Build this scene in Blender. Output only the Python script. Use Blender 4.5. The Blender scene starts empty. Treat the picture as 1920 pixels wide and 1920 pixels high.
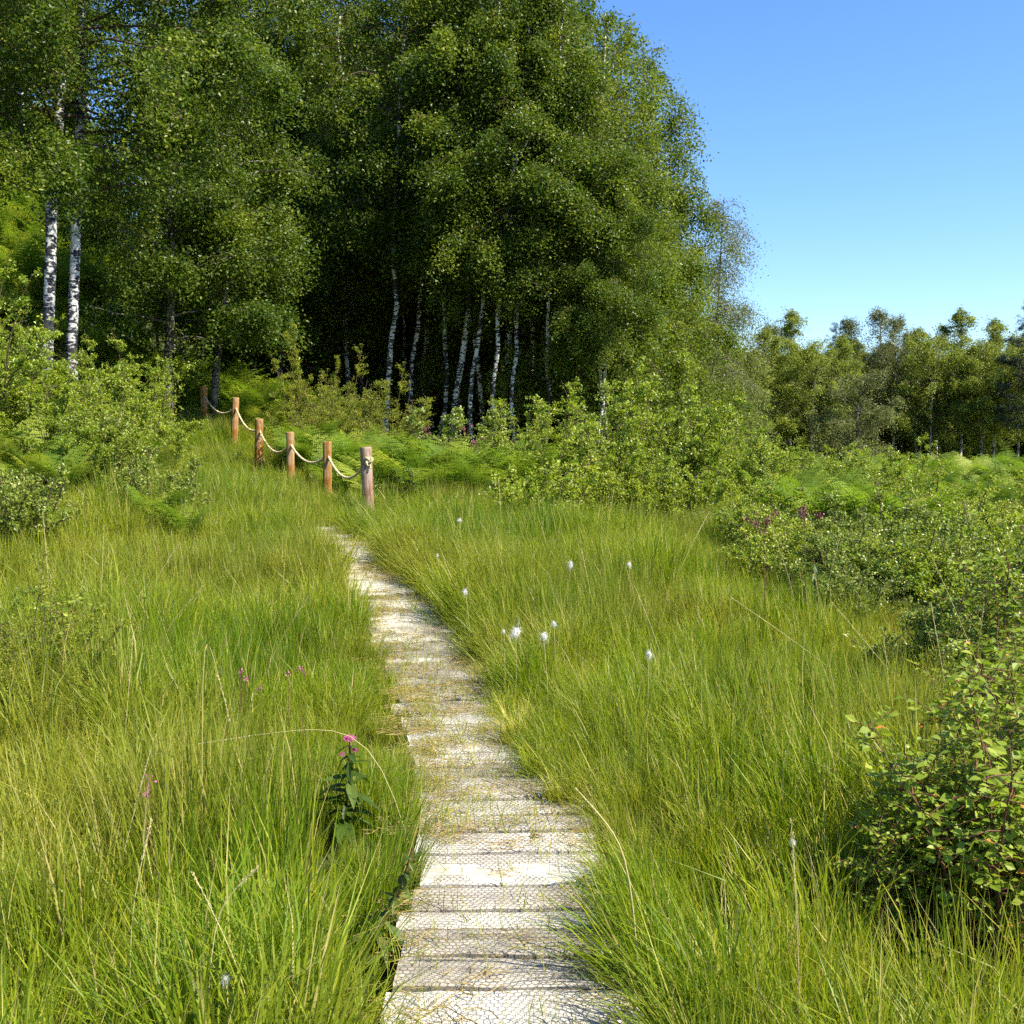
import bpy, math, random
import numpy as np
from mathutils import Vector, Matrix, Euler

R = math.radians
sc = bpy.context.scene
COL = sc.collection

# ------------------------------------------------------------------ camera, sky, sun, exposure
F_PX = 2000.0                     # focal length in pixels of the 1920 px photograph
PITCH = math.atan(130 / F_PX)     # the horizon lies at y = 830
EYE = np.array([0.0, 0.0, 1.6])
cam_d = bpy.data.cameras.new('camera')
cam_d.sensor_width = 36.0
cam_d.lens = 36.0 * F_PX / 1920
cam_d.clip_start = 0.05
cam_d.clip_end = 3000
cam = bpy.data.objects.new('camera', cam_d)
COL.objects.link(cam)
cam.location = EYE
cam.rotation_euler = (R(90) - PITCH, 0, 0)
sc.camera = cam

SUN_AZ, SUN_EL = R(118), R(48)    # clockwise from the view direction
world = bpy.data.worlds.new('World')
sc.world = world
world.use_nodes = True
wn = world.node_tree
wn.nodes.clear()
sky = wn.nodes.new('ShaderNodeTexSky')
sky.sky_type = 'NISHITA'
sky.sun_disc = False
sky.sun_elevation = SUN_EL
sky.sun_rotation = SUN_AZ
sky.altitude = 0
sky.air_density = 1.1
sky.dust_density = 0.25
sky.ozone_density = 6.0
bg = wn.nodes.new('ShaderNodeBackground')
bg.inputs[1].default_value = 0.11
hs = wn.nodes.new('ShaderNodeHueSaturation')      # a clear, deep blue summer sky
hs.inputs['Saturation'].default_value = 1.15
hs.inputs['Hue'].default_value = .508
wo = wn.nodes.new('ShaderNodeOutputWorld')
wn.links.new(sky.outputs[0], hs.inputs['Color'])
wn.links.new(hs.outputs[0], bg.inputs[0])
wn.links.new(bg.outputs[0], wo.inputs[0])

sd = bpy.data.lights.new('sun', 'SUN')
sd.energy = 5.0
sd.angle = R(0.53)
sd.color = (1.0, 0.94, 0.78)
sun = bpy.data.objects.new('sun', sd)
COL.objects.link(sun)
sdir = Vector((math.sin(SUN_AZ) * math.cos(SUN_EL), math.cos(SUN_AZ) * math.cos(SUN_EL), math.sin(SUN_EL)))
sun.rotation_euler = sdir.to_track_quat('Z', 'Y').to_euler()
sun.location = (20, -10, 30)

sc.view_settings.view_transform = 'Standard'
sc.view_settings.look = 'None'
sc.view_settings.exposure = 1.25
sc.view_settings.gamma = 1.0
sc.render.engine = 'CYCLES'
sc.cycles.max_bounces = 8
sc.cycles.diffuse_bounces = 3
sc.cycles.glossy_bounces = 2
sc.cycles.transmission_bounces = 4
sc.cycles.transparent_max_bounces = 8
sc.cycles.use_denoising = False
sc.cycles.adaptive_threshold = 0.03

# ------------------------------------------------------------------ terrain as a function
PY = np.array([-10, 0, 3, 4, 4.8, 5.6, 6.8, 8.1, 9.1, 10.4, 11.5, 13, 14.4, 15.9, 17.6, 19.3, 21, 25, 40, 80])
PX = np.array([-.01, -.01, .0, .005, -.06, -.21, -.43, -.75, -1.05, -1.5, -1.9, -2.5, -3.3, -4.1, -5.0, -5.9, -6.9, -9, -16, -30])
ZY = np.array([-10, 0, 6.2, 7, 8.1, 9.1, 10.4, 11.5, 13, 14.4, 15.9, 17.6, 19.3, 21, 25, 40, 80, 400])
ZZ = np.array([0, 0, 0, .03, .12, .27, .43, .53, .58, .66, .80, 1.03, 1.4, 1.75, 2.5, 4.6, 7, 10])


def sstep(a, b, v):
    t = np.clip((v - a) / (b - a), 0, 1)
    return t * t * (3 - 2 * t)


def smooth_interp(y, Y, Z):
    return (np.interp(y - .5, Y, Z) + np.interp(y, Y, Z) * 2 + np.interp(y + .5, Y, Z)) / 4


def path_x(y):
    return smooth_interp(np.asarray(y, float), PY, PX)


def path_z(y):
    return smooth_interp(np.asarray(y, float), ZY, ZZ)


def ground(x, y):
    x = np.asarray(x, float)
    y = np.asarray(y, float)
    p = path_x(y)
    z = path_z(y)
    s = np.clip(p - 0.9 - x, 0, None)
    hill = (0.42 * s + 0.012 * s * s) * sstep(7, 15, y)
    hill = np.where(hill > 9, 9 + (hill - 9) * .25, hill)
    hill = np.minimum(hill, 22)
    hill = hill + np.clip(y - 18.5, 0, 14) * .50 * sstep(-6.4, -9.5, x)
    t = np.clip(x - p - .7, 0, None)
    zr = z * np.exp(-(t / 6.5) ** 1.5)
    zz = np.where(x < p, z + hill, zr)
    away = sstep(0.5, 1.6, np.abs(x - p))
    n = .05 * np.sin(x * 1.3 + y * .7) * np.sin(y * 1.1 - x * .4) + .03 * np.sin(x * 3.1 + 1.3) * np.sin(y * 2.7)
    return zz + n * away


def at(px, py, Y):
    """point of the photograph's pixel at the depth Y"""
    dx = (px - 960) / F_PX
    dz = -(py - 960) / F_PX
    c, s = math.cos(PITCH), math.sin(PITCH)
    fy = c + dz * s
    fz = -s + dz * c
    return np.array([dx / fy * Y, Y, 1.6 + fz / fy * Y])


def on_ground(px, Y):
    x = (px - 960) / F_PX * Y
    return np.array([x, Y, float(ground(x, Y))])


def depth_for(px, py, above, far):
    """the depth at which the pixel's ray is `above` metres over the ground, at most far"""
    for Y in np.arange(2.4, far, .05):
        p = at(px, py, Y)
        if p[2] - float(ground(p[0], Y)) < above:
            return float(Y)
    return far


# ------------------------------------------------------------------ materials
def newmat(name):
    m = bpy.data.materials.new(name)
    m.use_nodes = True
    nt = m.node_tree
    nt.nodes.clear()
    out = nt.nodes.new('ShaderNodeOutputMaterial')
    return m, nt, out


def N(nt, typ, **kw):
    n = nt.nodes.new(typ)
    for k, v in kw.items():
        setattr(n, k, v)
    return n


def ramp(nt, stops, interp='LINEAR'):
    r = nt.nodes.new('ShaderNodeValToRGB')
    r.color_ramp.interpolation = interp
    e = r.color_ramp.elements
    e[0].position, e[0].color = stops[0][0], (*stops[0][1], 1)
    e[1].position, e[1].color = stops[1][0], (*stops[1][1], 1)
    for p, c in stops[2:]:
        q = e.new(p)
        q.color = (*c, 1)
    return r


def leaf_mat(name, stops, trans=0.4, rough=0.42, spec=0.4, patch=0.0, patch_col=(.2, .2, .05), tscale=(1.5, 1.5, .9)):
    """leaf: the tint attribute picks the colour of each blade or leaf along the ramp"""
    m, nt, out = newmat(name)
    L = nt.links
    at_ = N(nt, 'ShaderNodeAttribute', attribute_name='tint')
    oi = N(nt, 'ShaderNodeObjectInfo')
    mad = N(nt, 'ShaderNodeMath', operation='MULTIPLY_ADD')
    L.new(oi.outputs['Random'], mad.inputs[0])
    mad.inputs[1].default_value = .16
    L.new(at_.outputs['Fac'], mad.inputs[2])
    sub = N(nt, 'ShaderNodeMath', operation='SUBTRACT')
    L.new(mad.outputs[0], sub.inputs[0])
    sub.inputs[1].default_value = .08
    r = ramp(nt, stops)
    L.new(sub.outputs[0], r.inputs[0])
    col = r.outputs[0]
    if patch > 0:
        geo = N(nt, 'ShaderNodeNewGeometry')
        no = N(nt, 'ShaderNodeTexNoise')
        no.inputs['Scale'].default_value = .7
        no.inputs['Detail'].default_value = 3
        L.new(geo.outputs['Position'], no.inputs['Vector'])
        rr = ramp(nt, [(0.42, (0, 0, 0)), (0.66, (patch,) * 3)])
        L.new(no.outputs[0], rr.inputs[0])
        mx = N(nt, 'ShaderNodeMix', data_type='RGBA')
        L.new(rr.outputs[0], mx.inputs[0])
        L.new(col, mx.inputs[6])
        mx.inputs[7].default_value = (*patch_col, 1)
        col = mx.outputs[2]
    pb = N(nt, 'ShaderNodeBsdfPrincipled')
    L.new(col, pb.inputs['Base Color'])
    pb.inputs['Roughness'].default_value = rough
    pb.inputs['Specular IOR Level'].default_value = spec
    tr = N(nt, 'ShaderNodeBsdfTranslucent')
    vm = N(nt, 'ShaderNodeVectorMath', operation='MULTIPLY')
    L.new(col, vm.inputs[0])
    vm.inputs[1].default_value = tscale
    L.new(vm.outputs[0], tr.inputs[0])
    ms = N(nt, 'ShaderNodeMixShader')
    ms.inputs[0].default_value = trans
    L.new(pb.outputs[0], ms.inputs[1])
    L.new(tr.outputs[0], ms.inputs[2])
    L.new(ms.outputs[0], out.inputs[0])
    return m


def bark_mat(name, base, dark, patches=.5, scale=9.0):
    m, nt, out = newmat(name)
    L = nt.links
    tc = N(nt, 'ShaderNodeTexCoord')
    mp = N(nt, 'ShaderNodeMapping')
    mp.inputs['Scale'].default_value = (2.2, 2.2, 5)
    L.new(tc.outputs['Object'], mp.inputs[0])
    n1 = N(nt, 'ShaderNodeTexNoise')
    n1.inputs['Scale'].default_value = scale * .6
    n1.inputs['Detail'].default_value = 5
    L.new(mp.outputs[0], n1.inputs['Vector'])
    n2 = N(nt, 'ShaderNodeTexNoise')
    n2.inputs['Scale'].default_value = 2.2
    n2.inputs['Detail'].default_value = 4
    L.new(tc.outputs['Object'], n2.inputs['Vector'])
    ad = N(nt, 'ShaderNodeMath', operation='MULTIPLY_ADD')
    L.new(n2.outputs[0], ad.inputs[0])
    ad.inputs[1].default_value = 1.0
    L.new(n1.outputs[0], ad.inputs[2])
    mid = tuple(.5 * a + .5 * b for a, b in zip(base, dark))
    r = ramp(nt, [(.94, base), (1.07, mid), (1.17, dark)])
    sc2 = N(nt, 'ShaderNodeMath', operation='MULTIPLY')
    L.new(ad.outputs[0], sc2.inputs[0])
    sc2.inputs[1].default_value = .5
    for e in r.color_ramp.elements:
        e.position = e.position * .5
    L.new(sc2.outputs[0], r.inputs[0])
    pb = N(nt, 'ShaderNodeBsdfPrincipled')
    L.new(r.outputs[0], pb.inputs['Base Color'])
    pb.inputs['Roughness'].default_value = .75
    pb.inputs['Specular IOR Level'].default_value = .2
    bp = N(nt, 'ShaderNodeBump')
    bp.inputs['Strength'].default_value = .4
    bp.inputs['Distance'].default_value = .01
    L.new(n1.outputs[0], bp.inputs['Height'])
    L.new(bp.outputs[0], pb.inputs['Normal'])
    L.new(pb.outputs[0], out.inputs[0])
    return m


def plain(name, col, rough=.7, spec=.2, noise=0, scale=30, col2=None, trans=0):
    m, nt, out = newmat(name)
    pb = N(nt, 'ShaderNodeBsdfPrincipled')
    pb.inputs['Base Color'].default_value = (*col, 1)
    pb.inputs['Roughness'].default_value = rough
    pb.inputs['Specular IOR Level'].default_value = spec
    if col2:
        tc = N(nt, 'ShaderNodeTexCoord')
        no = N(nt, 'ShaderNodeTexNoise')
        no.inputs['Scale'].default_value = scale
        no.inputs['Detail'].default_value = 5
        nt.links.new(tc.outputs['Object'], no.inputs['Vector'])
        r = ramp(nt, [(.35, col), (.65, col2)])
        nt.links.new(no.outputs[0], r.inputs[0])
        nt.links.new(r.outputs[0], pb.inputs['Base Color'])
    if trans:
        tr = N(nt, 'ShaderNodeBsdfTranslucent')
        tr.inputs[0].default_value = (*col, 1)
        ms = N(nt, 'ShaderNodeMixShader')
        ms.inputs[0].default_value = trans
        nt.links.new(pb.outputs[0], ms.inputs[1])
        nt.links.new(tr.outputs[0], ms.inputs[2])
        nt.links.new(ms.outputs[0], out.inputs[0])
    else:
        nt.links.new(pb.outputs[0], out.inputs[0])
    return m


def wood_mat(name, stops, grain_axis=0, scale=6, rough=.85, moss=None):
    """weathered timber: grain stretched along one object axis, knots and grey patches"""
    m, nt, out = newmat(name)
    L = nt.links
    tc = N(nt, 'ShaderNodeTexCoord')
    mp = N(nt, 'ShaderNodeMapping')
    s = [14, 14, 14]
    s[grain_axis] = 1.2
    mp.inputs['Scale'].default_value = s
    L.new(tc.outputs['Object'], mp.inputs[0])
    n1 = N(nt, 'ShaderNodeTexNoise')
    n1.inputs['Scale'].default_value = scale
    n1.inputs['Detail'].default_value = 7
    n1.inputs['Roughness'].default_value = .7
    L.new(mp.outputs[0], n1.inputs['Vector'])
    n2 = N(nt, 'ShaderNodeTexNoise')
    n2.inputs['Scale'].default_value = 3.5
    n2.inputs['Detail'].default_value = 6
    n2.inputs['Roughness'].default_value = .65
    L.new(tc.outputs['Object'], n2.inputs['Vector'])
    at_ = N(nt, 'ShaderNodeAttribute', attribute_name='tint')
    a1 = N(nt, 'ShaderNodeMath', operation='MULTIPLY_ADD')
    L.new(n2.outputs[0], a1.inputs[0])
    a1.inputs[1].default_value = 1.0
    L.new(n1.outputs[0], a1.inputs[2])
    a2 = N(nt, 'ShaderNodeMath', operation='MULTIPLY_ADD')
    L.new(at_.outputs['Fac'], a2.inputs[0])
    a2.inputs[1].default_value = .42
    L.new(a1.outputs[0], a2.inputs[2])
    a3 = N(nt, 'ShaderNodeMath', operation='MULTIPLY')
    L.new(a2.outputs[0], a3.inputs[0])
    a3.inputs[1].default_value = .7
    r = ramp(nt, stops)
    L.new(a3.outputs[0], r.inputs[0])
    pb = N(nt, 'ShaderNodeBsdfPrincipled')
    L.new(r.outputs[0], pb.inputs['Base Color'])
    pb.inputs['Roughness'].default_value = rough
    pb.inputs['Specular IOR Level'].default_value = .2
    bp = N(nt, 'ShaderNodeBump')
    bp.inputs['Strength'].default_value = .7
    bp.inputs['Distance'].default_value = .004
    L.new(n1.outputs[0], bp.inputs['Height'])
    L.new(bp.outputs[0], pb.inputs['Normal'])
    L.new(pb.outputs[0], out.inputs[0])
    return m


M = {}
G = [(0, (.045, .095, .004)), (.3, (.13, .215, .006)), (.6, (.27, .31, .010)), (.8, (.38, .37, .035)), (1, (.52, .42, .18))]
M['grass'] = leaf_mat('grass_blades', G, trans=.42, rough=.45, spec=.35, patch=.45, patch_col=(.32, .28, .045))
M['straw'] = leaf_mat('straw', [(0, (.42, .36, .14)), (1, (.60, .52, .26))], trans=.2, rough=.6, spec=.2)
M['thatch'] = leaf_mat('dead_thatch', [(0, (.12, .085, .035)), (1, (.36, .27, .10))], trans=.1, rough=.7, spec=.1)
M['bracken'] = leaf_mat('bracken_fronds', [(0, (.07, .13, .012)), (.5, (.16, .24, .022)), (1, (.31, .34, .05))], trans=.42, rough=.55, spec=.2)
M['birch_leaf'] = leaf_mat('birch_leaves', [(0, (.038, .075, .007)), (.5, (.092, .142, .012)), (.85, (.225, .262, .028)), (1, (.32, .32, .06))], trans=.42, rough=.42, spec=.35)
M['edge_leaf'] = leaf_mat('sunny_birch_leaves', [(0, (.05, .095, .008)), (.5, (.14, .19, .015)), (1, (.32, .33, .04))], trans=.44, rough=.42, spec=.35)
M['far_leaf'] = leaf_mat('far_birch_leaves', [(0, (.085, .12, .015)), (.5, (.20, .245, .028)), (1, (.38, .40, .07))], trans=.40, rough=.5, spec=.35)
M['grey_leaf'] = leaf_mat('willow_leaves', [(0, (.075, .09, .022)), (.5, (.15, .17, .045)), (1, (.24, .25, .08))], trans=.3, rough=.5, spec=.4)
M['pine'] = leaf_mat('pine_needles', [(0, (.012, .025, .008)), (1, (.035, .055, .02))], trans=.1, rough=.5, spec=.3)
M['shrub_leaf'] = leaf_mat('shrub_leaves', [(0, (.09, .15, .010)), (.5, (.25, .32, .02)), (.9, (.40, .43, .06)), (1, (.5, .40, .07))], trans=.4, rough=.38, spec=.5)
M['lime_leaf'] = leaf_mat('lime_shrub_leaves', [(0, (.10, .15, .010)), (.5, (.24, .27, .018)), (1, (.38, .36, .05))], trans=.4, rough=.5, spec=.35)
M['dull_leaf'] = leaf_mat('dull_shrub_leaves', [(0, (.065, .105, .014)), (.5, (.20, .255, .028)), (1, (.34, .38, .07))], trans=.33, rough=.42, spec=.5)
M['sapling_leaf'] = leaf_mat('sapling_leaves', [(0, (.08, .14, .010)), (.5, (.20, .27, .02)), (.96, (.34, .37, .05)), (1, (.55, .22, .04))], trans=.38, rough=.48, spec=.3)
M['herb_leaf'] = leaf_mat('herb_leaves', [(0, (.03, .06, .008)), (.6, (.07, .12, .015)), (1, (.17, .15, .04))], trans=.3, rough=.5, spec=.35)
M['bark'] = bark_mat('birch_bark', (.62, .58, .50), (.035, .03, .025), .5)
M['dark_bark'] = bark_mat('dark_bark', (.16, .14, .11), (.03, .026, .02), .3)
M['shaded_bark'] = bark_mat('shaded_bark', (.50, .48, .46), (.03, .03, .035), .5)  # darker, cooler birch bark: shade from the crown is painted into its colour
M['far_bark'] = bark_mat('far_bark', (.60, .54, .44), (.06, .05, .035), .3)
M['twig'] = plain('twig', (.085, .055, .035), .7)
M['red_twig'] = plain('red_twig', (.14, .06, .04), .6)
M['plank'] = wood_mat('weathered_planks', [(.42, (.07, .055, .040)), (.60, (.19, .155, .115)), (.76, (.37, .33, .27)), (.98, (.52, .48, .415))], 0, 2.2)
M['bearer'] = plain('bearer_timber', (.07, .055, .04), .9)
M['wire'] = plain('netting_wire', (.045, .045, .055), .55, .5)
M['post'] = wood_mat('stained_post', [(.35, (.055, .022, .010)), (.58, (.14, .055, .010)), (.76, (.235, .098, .014)), (.92, (.36, .25, .14))], 2, 2.5)
M['grey_post'] = wood_mat('weathered_post', [(.35, (.05, .025, .015)), (.58, (.12, .055, .030)), (.75, (.22, .125, .08)), (.92, (.38, .30, .24))], 2, 2.5)
M['rope'] = plain('rope_fibre', (.42, .33, .17), .85, .15, col2=(.60, .50, .30), scale=40)
M['cotton'] = plain('seed_wool', (.82, .80, .74), .95, .05, trans=.35)
M['pink'] = plain('pink_flower', (.50, .05, .26), .6, .2, col2=(.68, .16, .42), scale=220, trans=.2)
M['dusky'] = plain('dusky_flower', (.24, .08, .09), .7, .2, col2=(.34, .15, .16), scale=100)
M['dead_leaf'] = plain('dead_leaf', (.28, .09, .02), .6, .3, col2=(.16, .05, .015), scale=60)

# ground
m, nt, out = newmat('ground_soil')
L = nt.links
tc = N(nt, 'ShaderNodeNewGeometry')
n1 = N(nt, 'ShaderNodeTexNoise')
n1.inputs['Scale'].default_value = 2.5
n1.inputs['Detail'].default_value = 9
L.new(tc.outputs['Position'], n1.inputs['Vector'])
r_ = ramp(nt, [(.3, (.022, .020, .010)), (.5, (.035, .045, .012)), (.7, (.06, .07, .018))])
L.new(n1.outputs[0], r_.inputs[0])
pb = N(nt, 'ShaderNodeBsdfPrincipled')
L.new(r_.outputs[0], pb.inputs['Base Color'])
pb.inputs['Roughness'].default_value = .95
pb.inputs['Specular IOR Level'].default_value = .05
bp = N(nt, 'ShaderNodeBump')
bp.inputs['Strength'].default_value = .8
bp.inputs['Distance'].default_value = .05
L.new(n1.outputs[0], bp.inputs['Height'])
L.new(bp.outputs[0], pb.inputs['Normal'])
L.new(pb.outputs[0], out.inputs[0])
M['ground'] = m


# ------------------------------------------------------------------ mesh helpers
class MB:
    """collects vertices and faces of one mesh"""

    def __init__(s):
        s.v, s.f, s.t, s.n = [], [], [], 0

    def add(s, v, f, tint=.5):
        v = np.asarray(v, float).reshape(-1, 3)
        s.f.append((np.asarray(f, int) + s.n))
        s.v.append(v)
        t = np.asarray(tint, float)
        s.t.append(np.full(len(v), float(tint)) if t.ndim == 0 else t)
        s.n += len(v)

    def mesh(s, name, mat, smooth=False):
        v = np.concatenate(s.v) if s.v else np.zeros((0, 3))
        me = bpy.data.meshes.new(name)
        sizes = np.concatenate([np.full(len(f), f.shape[1]) for f in s.f])
        loops = np.concatenate([f.ravel() for f in s.f])
        me.vertices.add(len(v))
        me.vertices.foreach_set('co', v.astype(np.float32).ravel())
        me.loops.add(len(loops))
        me.loops.foreach_set('vertex_index', loops.astype(np.int32))
        me.polygons.add(len(sizes))
        st = np.concatenate([[0], np.cumsum(sizes)[:-1]])
        me.polygons.foreach_set('loop_start', st.astype(np.int32))
        me.polygons.foreach_set('loop_total', sizes.astype(np.int32))
        me.polygons.foreach_set('use_smooth', np.full(len(sizes), smooth))
        a = me.attributes.new('tint', 'FLOAT', 'POINT')
        a.data.foreach_set('value', np.concatenate(s.t).astype(np.float32))
        me.materials.append(mat)
        me.update(calc_edges=True)
        me.validate()
        return me


def tube(mb, pts, rad, sides=6, tint=.5, cap=False):
    pts = np.asarray(pts, float)
    n = len(pts)
    rad = np.broadcast_to(np.asarray(rad, float), (n,))
    d = np.gradient(pts, axis=0)
    d /= np.linalg.norm(d, axis=1, keepdims=True) + 1e-9
    ref = np.array([1.0, .13, .07]) if abs(d[0][0]) < .8 else np.array([.1, 1.0, .2])
    a = np.cross(d, ref)
    a /= np.linalg.norm(a, axis=1, keepdims=True) + 1e-9
    b = np.cross(d, a)
    th = np.arange(sides) / sides * 2 * np.pi
    ring = (a[:, None] * np.cos(th)[None, :, None] + b[:, None] * np.sin(th)[None, :, None]) * rad[:, None, None] + pts[:, None]
    i = np.arange(n - 1)[:, None] * sides
    j = np.arange(sides)[None]
    k = (j + 1) % sides
    f = np.stack([i + j, i + k, i + sides + k, i + sides + j], -1).reshape(-1, 4)
    base = mb.n
    mb.add(ring.reshape(-1, 3), f, tint)
    if cap:
        for e in (0, (n - 1) * sides):
            c = ring.reshape(-1, 3)[e:e + sides]
            q = np.concatenate([c, [c.mean(0)]])
            mb.add(q, np.array([[t, (t + 1) % sides, sides] for t in range(sides)]), tint)


def unit(v):
    return v / (np.linalg.norm(v, axis=-1, keepdims=True) + 1e-9)


def leaves(mb, c, ax, nm, size, tint, width=.62, fold=.12):
    """one folded rhombus per leaf: c base, ax axis, nm rough normal"""
    ax = unit(ax)
    sd_ = unit(np.cross(nm, ax))
    nn = np.cross(ax, sd_)
    s = size[:, None]
    mid = c + ax * s * .42
    w = s * width * .5
    v = np.stack([c, mid + sd_ * w + nn * s * fold, c + ax * s, mid - sd_ * w + nn * s * fold], 1)
    n = len(c)
    f = np.arange(n * 4).reshape(n, 4)
    mb.add(v.reshape(-1, 3), f, np.repeat(tint, 4))


def obj(name, me, parent=None):
    o = bpy.data.objects.new(name, me)
    COL.objects.link(o)
    if parent is not None:
        o.parent = parent
    return o


def tag(o, label=None, cat=None, group=None, kind=None):
    if label:
        o['label'] = label
    if cat:
        o['category'] = cat
    if group:
        o['group'] = group
    if kind:
        o['kind'] = kind
    return o


def thing(name, label, cat, loc, rot=(0, 0, 0), scale=1, group=None):
    o = bpy.data.objects.new(name, None)
    o.empty_display_size = .1
    COL.objects.link(o)
    o.location = loc
    o.rotation_euler = rot
    o.scale = (scale,) * 3 if np.isscalar(scale) else scale
    return tag(o, label, cat, group)


PROTO = {}


def place(proto, name, label, cat, loc, rot=(0, 0, 0), scale=1, group=None, mats=None):
    """an Empty with a child for every part of the prototype; copies share the mesh data"""
    t = thing(name, label, cat, loc, rot, scale, group)
    for pn, me in PROTO[proto]:
        c = obj(pn, me, t)
        if mats and pn in mats:
            c.material_slots[0].link = 'OBJECT'
            c.material_slots[0].material = mats[pn]
    return t


# ------------------------------------------------------------------ ground sheet
def axis(lo, hi, fine_lo, fine_hi, step):
    a = np.arange(fine_lo, fine_hi + 1e-6, step)
    up, v, s = [], fine_hi, step
    while v < hi:
        s *= 1.22
        v += s
        up.append(v)
    dn, v, s = [], fine_lo, step
    while v > lo:
        s *= 1.22
        v -= s
        dn.append(v)
    return np.array(dn[::-1] + list(a) + up)


gx = axis(-900, 900, -22, 24, .3)
gy = axis(-60, 1500, 0, 46, .3)
X, Y = np.meshgrid(gx, gy)
Z = ground(X, Y)
pr = sstep(.62, .42, np.abs(X - path_x(Y))) * sstep(14, 12.5, Y)
Z = Z - pr * .05
nx, ny = len(gx), len(gy)
i = np.arange(ny - 1)[:, None] * nx + np.arange(nx - 1)[None]
mb = MB()
mb.add(np.stack([X, Y, Z], -1).reshape(-1, 3), np.stack([i, i + 1, i + nx + 1, i + nx], -1).reshape(-1, 4))
tag(obj('ground', mb.mesh('ground', M['ground'], True)), kind='structure')

# ------------------------------------------------------------------ boardwalk
rng = np.random.default_rng(5)
walk = bpy.data.objects.new('boardwalk_path', None)
COL.objects.link(walk)
tag(walk, 'narrow boardwalk of pale weathered planks under wire netting', 'boardwalk', kind='structure')
ys = np.arange(1.2, 13.4, .05)
cx = path_x(ys)
dl = np.hypot(np.diff(ys), np.diff(cx))
arc = np.concatenate([[0], np.cumsum(dl)])
mb = MB()
DECK = .075
s = 0.0
planks = []
while s < arc[-1] - .3:
    w = rng.uniform(.155, .20)
    if rng.random() < .12:
        w = rng.uniform(.09, .12)
    c = s + w / 2
    y0 = float(np.interp(c, arc, ys))
    x0 = float(np.interp(c, arc, cx))
    d = np.array([float(path_x(y0 + .1) - path_x(y0 - .1)), .2])
    d /= np.hypot(*d)
    ang = math.atan2(-d[0], d[1]) + rng.normal(0, .018)
    hw = rng.uniform(.335, .375)
    off = rng.normal(0, .014)
    zt = float(path_z(y0)) + DECK + rng.normal(0, .004)
    slope = (float(path_z(y0 + .1)) - float(path_z(y0 - .1))) / .2
    nx_ = 26
    xs = np.linspace(-hw, hw, nx_) + off
    e0 = np.cumsum(rng.normal(0, .0022, nx_))
    e1 = np.cumsum(rng.normal(0, .0022, nx_))
    e0 -= e0.mean()
    e1 -= e1.mean()
    ya, yb = -w / 2 + e0 * .8 + .004, w / 2 + e1 * .8 - .004
    prof = [(0, -.036), (0, -.007), (.22, -.001), (.5, 0.002), (.78, -.001), (1, -.007), (1, -.036)]
    prof = [(0, -.036), (0, -.008), (.06, -.001), (.5, .001), (.94, -.001), (1, -.008), (1, -.036)]
    V = np.zeros((len(prof), nx_, 3))
    for k, (t, zz) in enumerate(prof):
        yy = ya + (yb - ya) * t
        V[k, :, 0] = xs
        V[k, :, 1] = yy
        V[k, :, 2] = zz + rng.normal(0, .0008, nx_) + slope * yy
    ca, sa = math.cos(ang), math.sin(ang)
    P = V.reshape(-1, 3).copy()
    P[:, 0], P[:, 1] = V.reshape(-1, 3)[:, 0] * ca - V.reshape(-1, 3)[:, 1] * sa, V.reshape(-1, 3)[:, 0] * sa + V.reshape(-1, 3)[:, 1] * ca
    P += np.array([x0, y0, zt])
    k = len(prof)
    i = np.arange(k - 1)[:, None] * nx_ + np.arange(nx_ - 1)[None]
    tint = rng.uniform(0, 1)
    mb.add(P, np.stack([i, i + 1, i + nx_ + 1, i + nx_], -1).reshape(-1, 4), tint)
    b = [P[q * nx_] for q in range(k)]
    mb.add(b, np.array([[0, 1, 2, 3, 4, 5, 6]]), tint)
    b = [P[q * nx_ + nx_ - 1] for q in range(k)]
    mb.add(b, np.array([[6, 5, 4, 3, 2, 1, 0]]), tint)
    s += w + rng.choice([.010, .016, .022, .034], p=[.3, .35, .25, .1])
obj('decking', mb.mesh('decking', M['plank']), walk)
for sx in (-.25, .25):
    mb = MB()
    tt = np.arange(0, len(ys), 6)
    pts = np.stack([cx[tt] + sx, ys[tt], path_z(ys[tt]) + DECK - .075], -1)
    tube(mb, pts, .038, 4)
    obj('bearer', mb.mesh('bearer', M['bearer']), walk)
# hexagonal wire netting lying on the planks
mb = MB()
cell = .022
segs = []
rows = int((arc[-1] * .55) / (cell * .86))
cols = int(.68 / cell)
a = cell / math.sqrt(3)
for r in range(rows):
    v0 = r * a * 1.5
    if v0 > 7.6:
        break
    u = (np.arange(cols) - cols / 2) * cell + (cell / 2 if r % 2 else 0)
    z0 = np.full(cols, v0)
    segs.append(np.stack([u, z0 + a / 2, u + cell / 2, z0 + a], -1))
    segs.append(np.stack([u, z0 + a / 2, u - cell / 2, z0 + a], -1))
    segs.append(np.stack([u, z0 - a / 2, u, z0 + a / 2], -1))
S = np.concatenate(segs)


def to_walk(u, v):
    u = u + .006 * np.sin(v * 9 + u * 7)
    v = v + .008 * np.sin(u * 11) + .01 * np.sin(v * 5)
    yy = np.interp(v, arc, ys)
    xx = np.interp(v, arc, cx)
    d = (path_x(yy + .1) - path_x(yy - .1)) / .2
    nrm = np.sqrt(1 + d * d)
    yq = yy - u * d / nrm
    return np.stack([xx + u / nrm, yq, path_z(yy) + DECK + .006 + .004 * np.sin(u * 23) * np.sin(v * 19)], -1)


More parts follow.
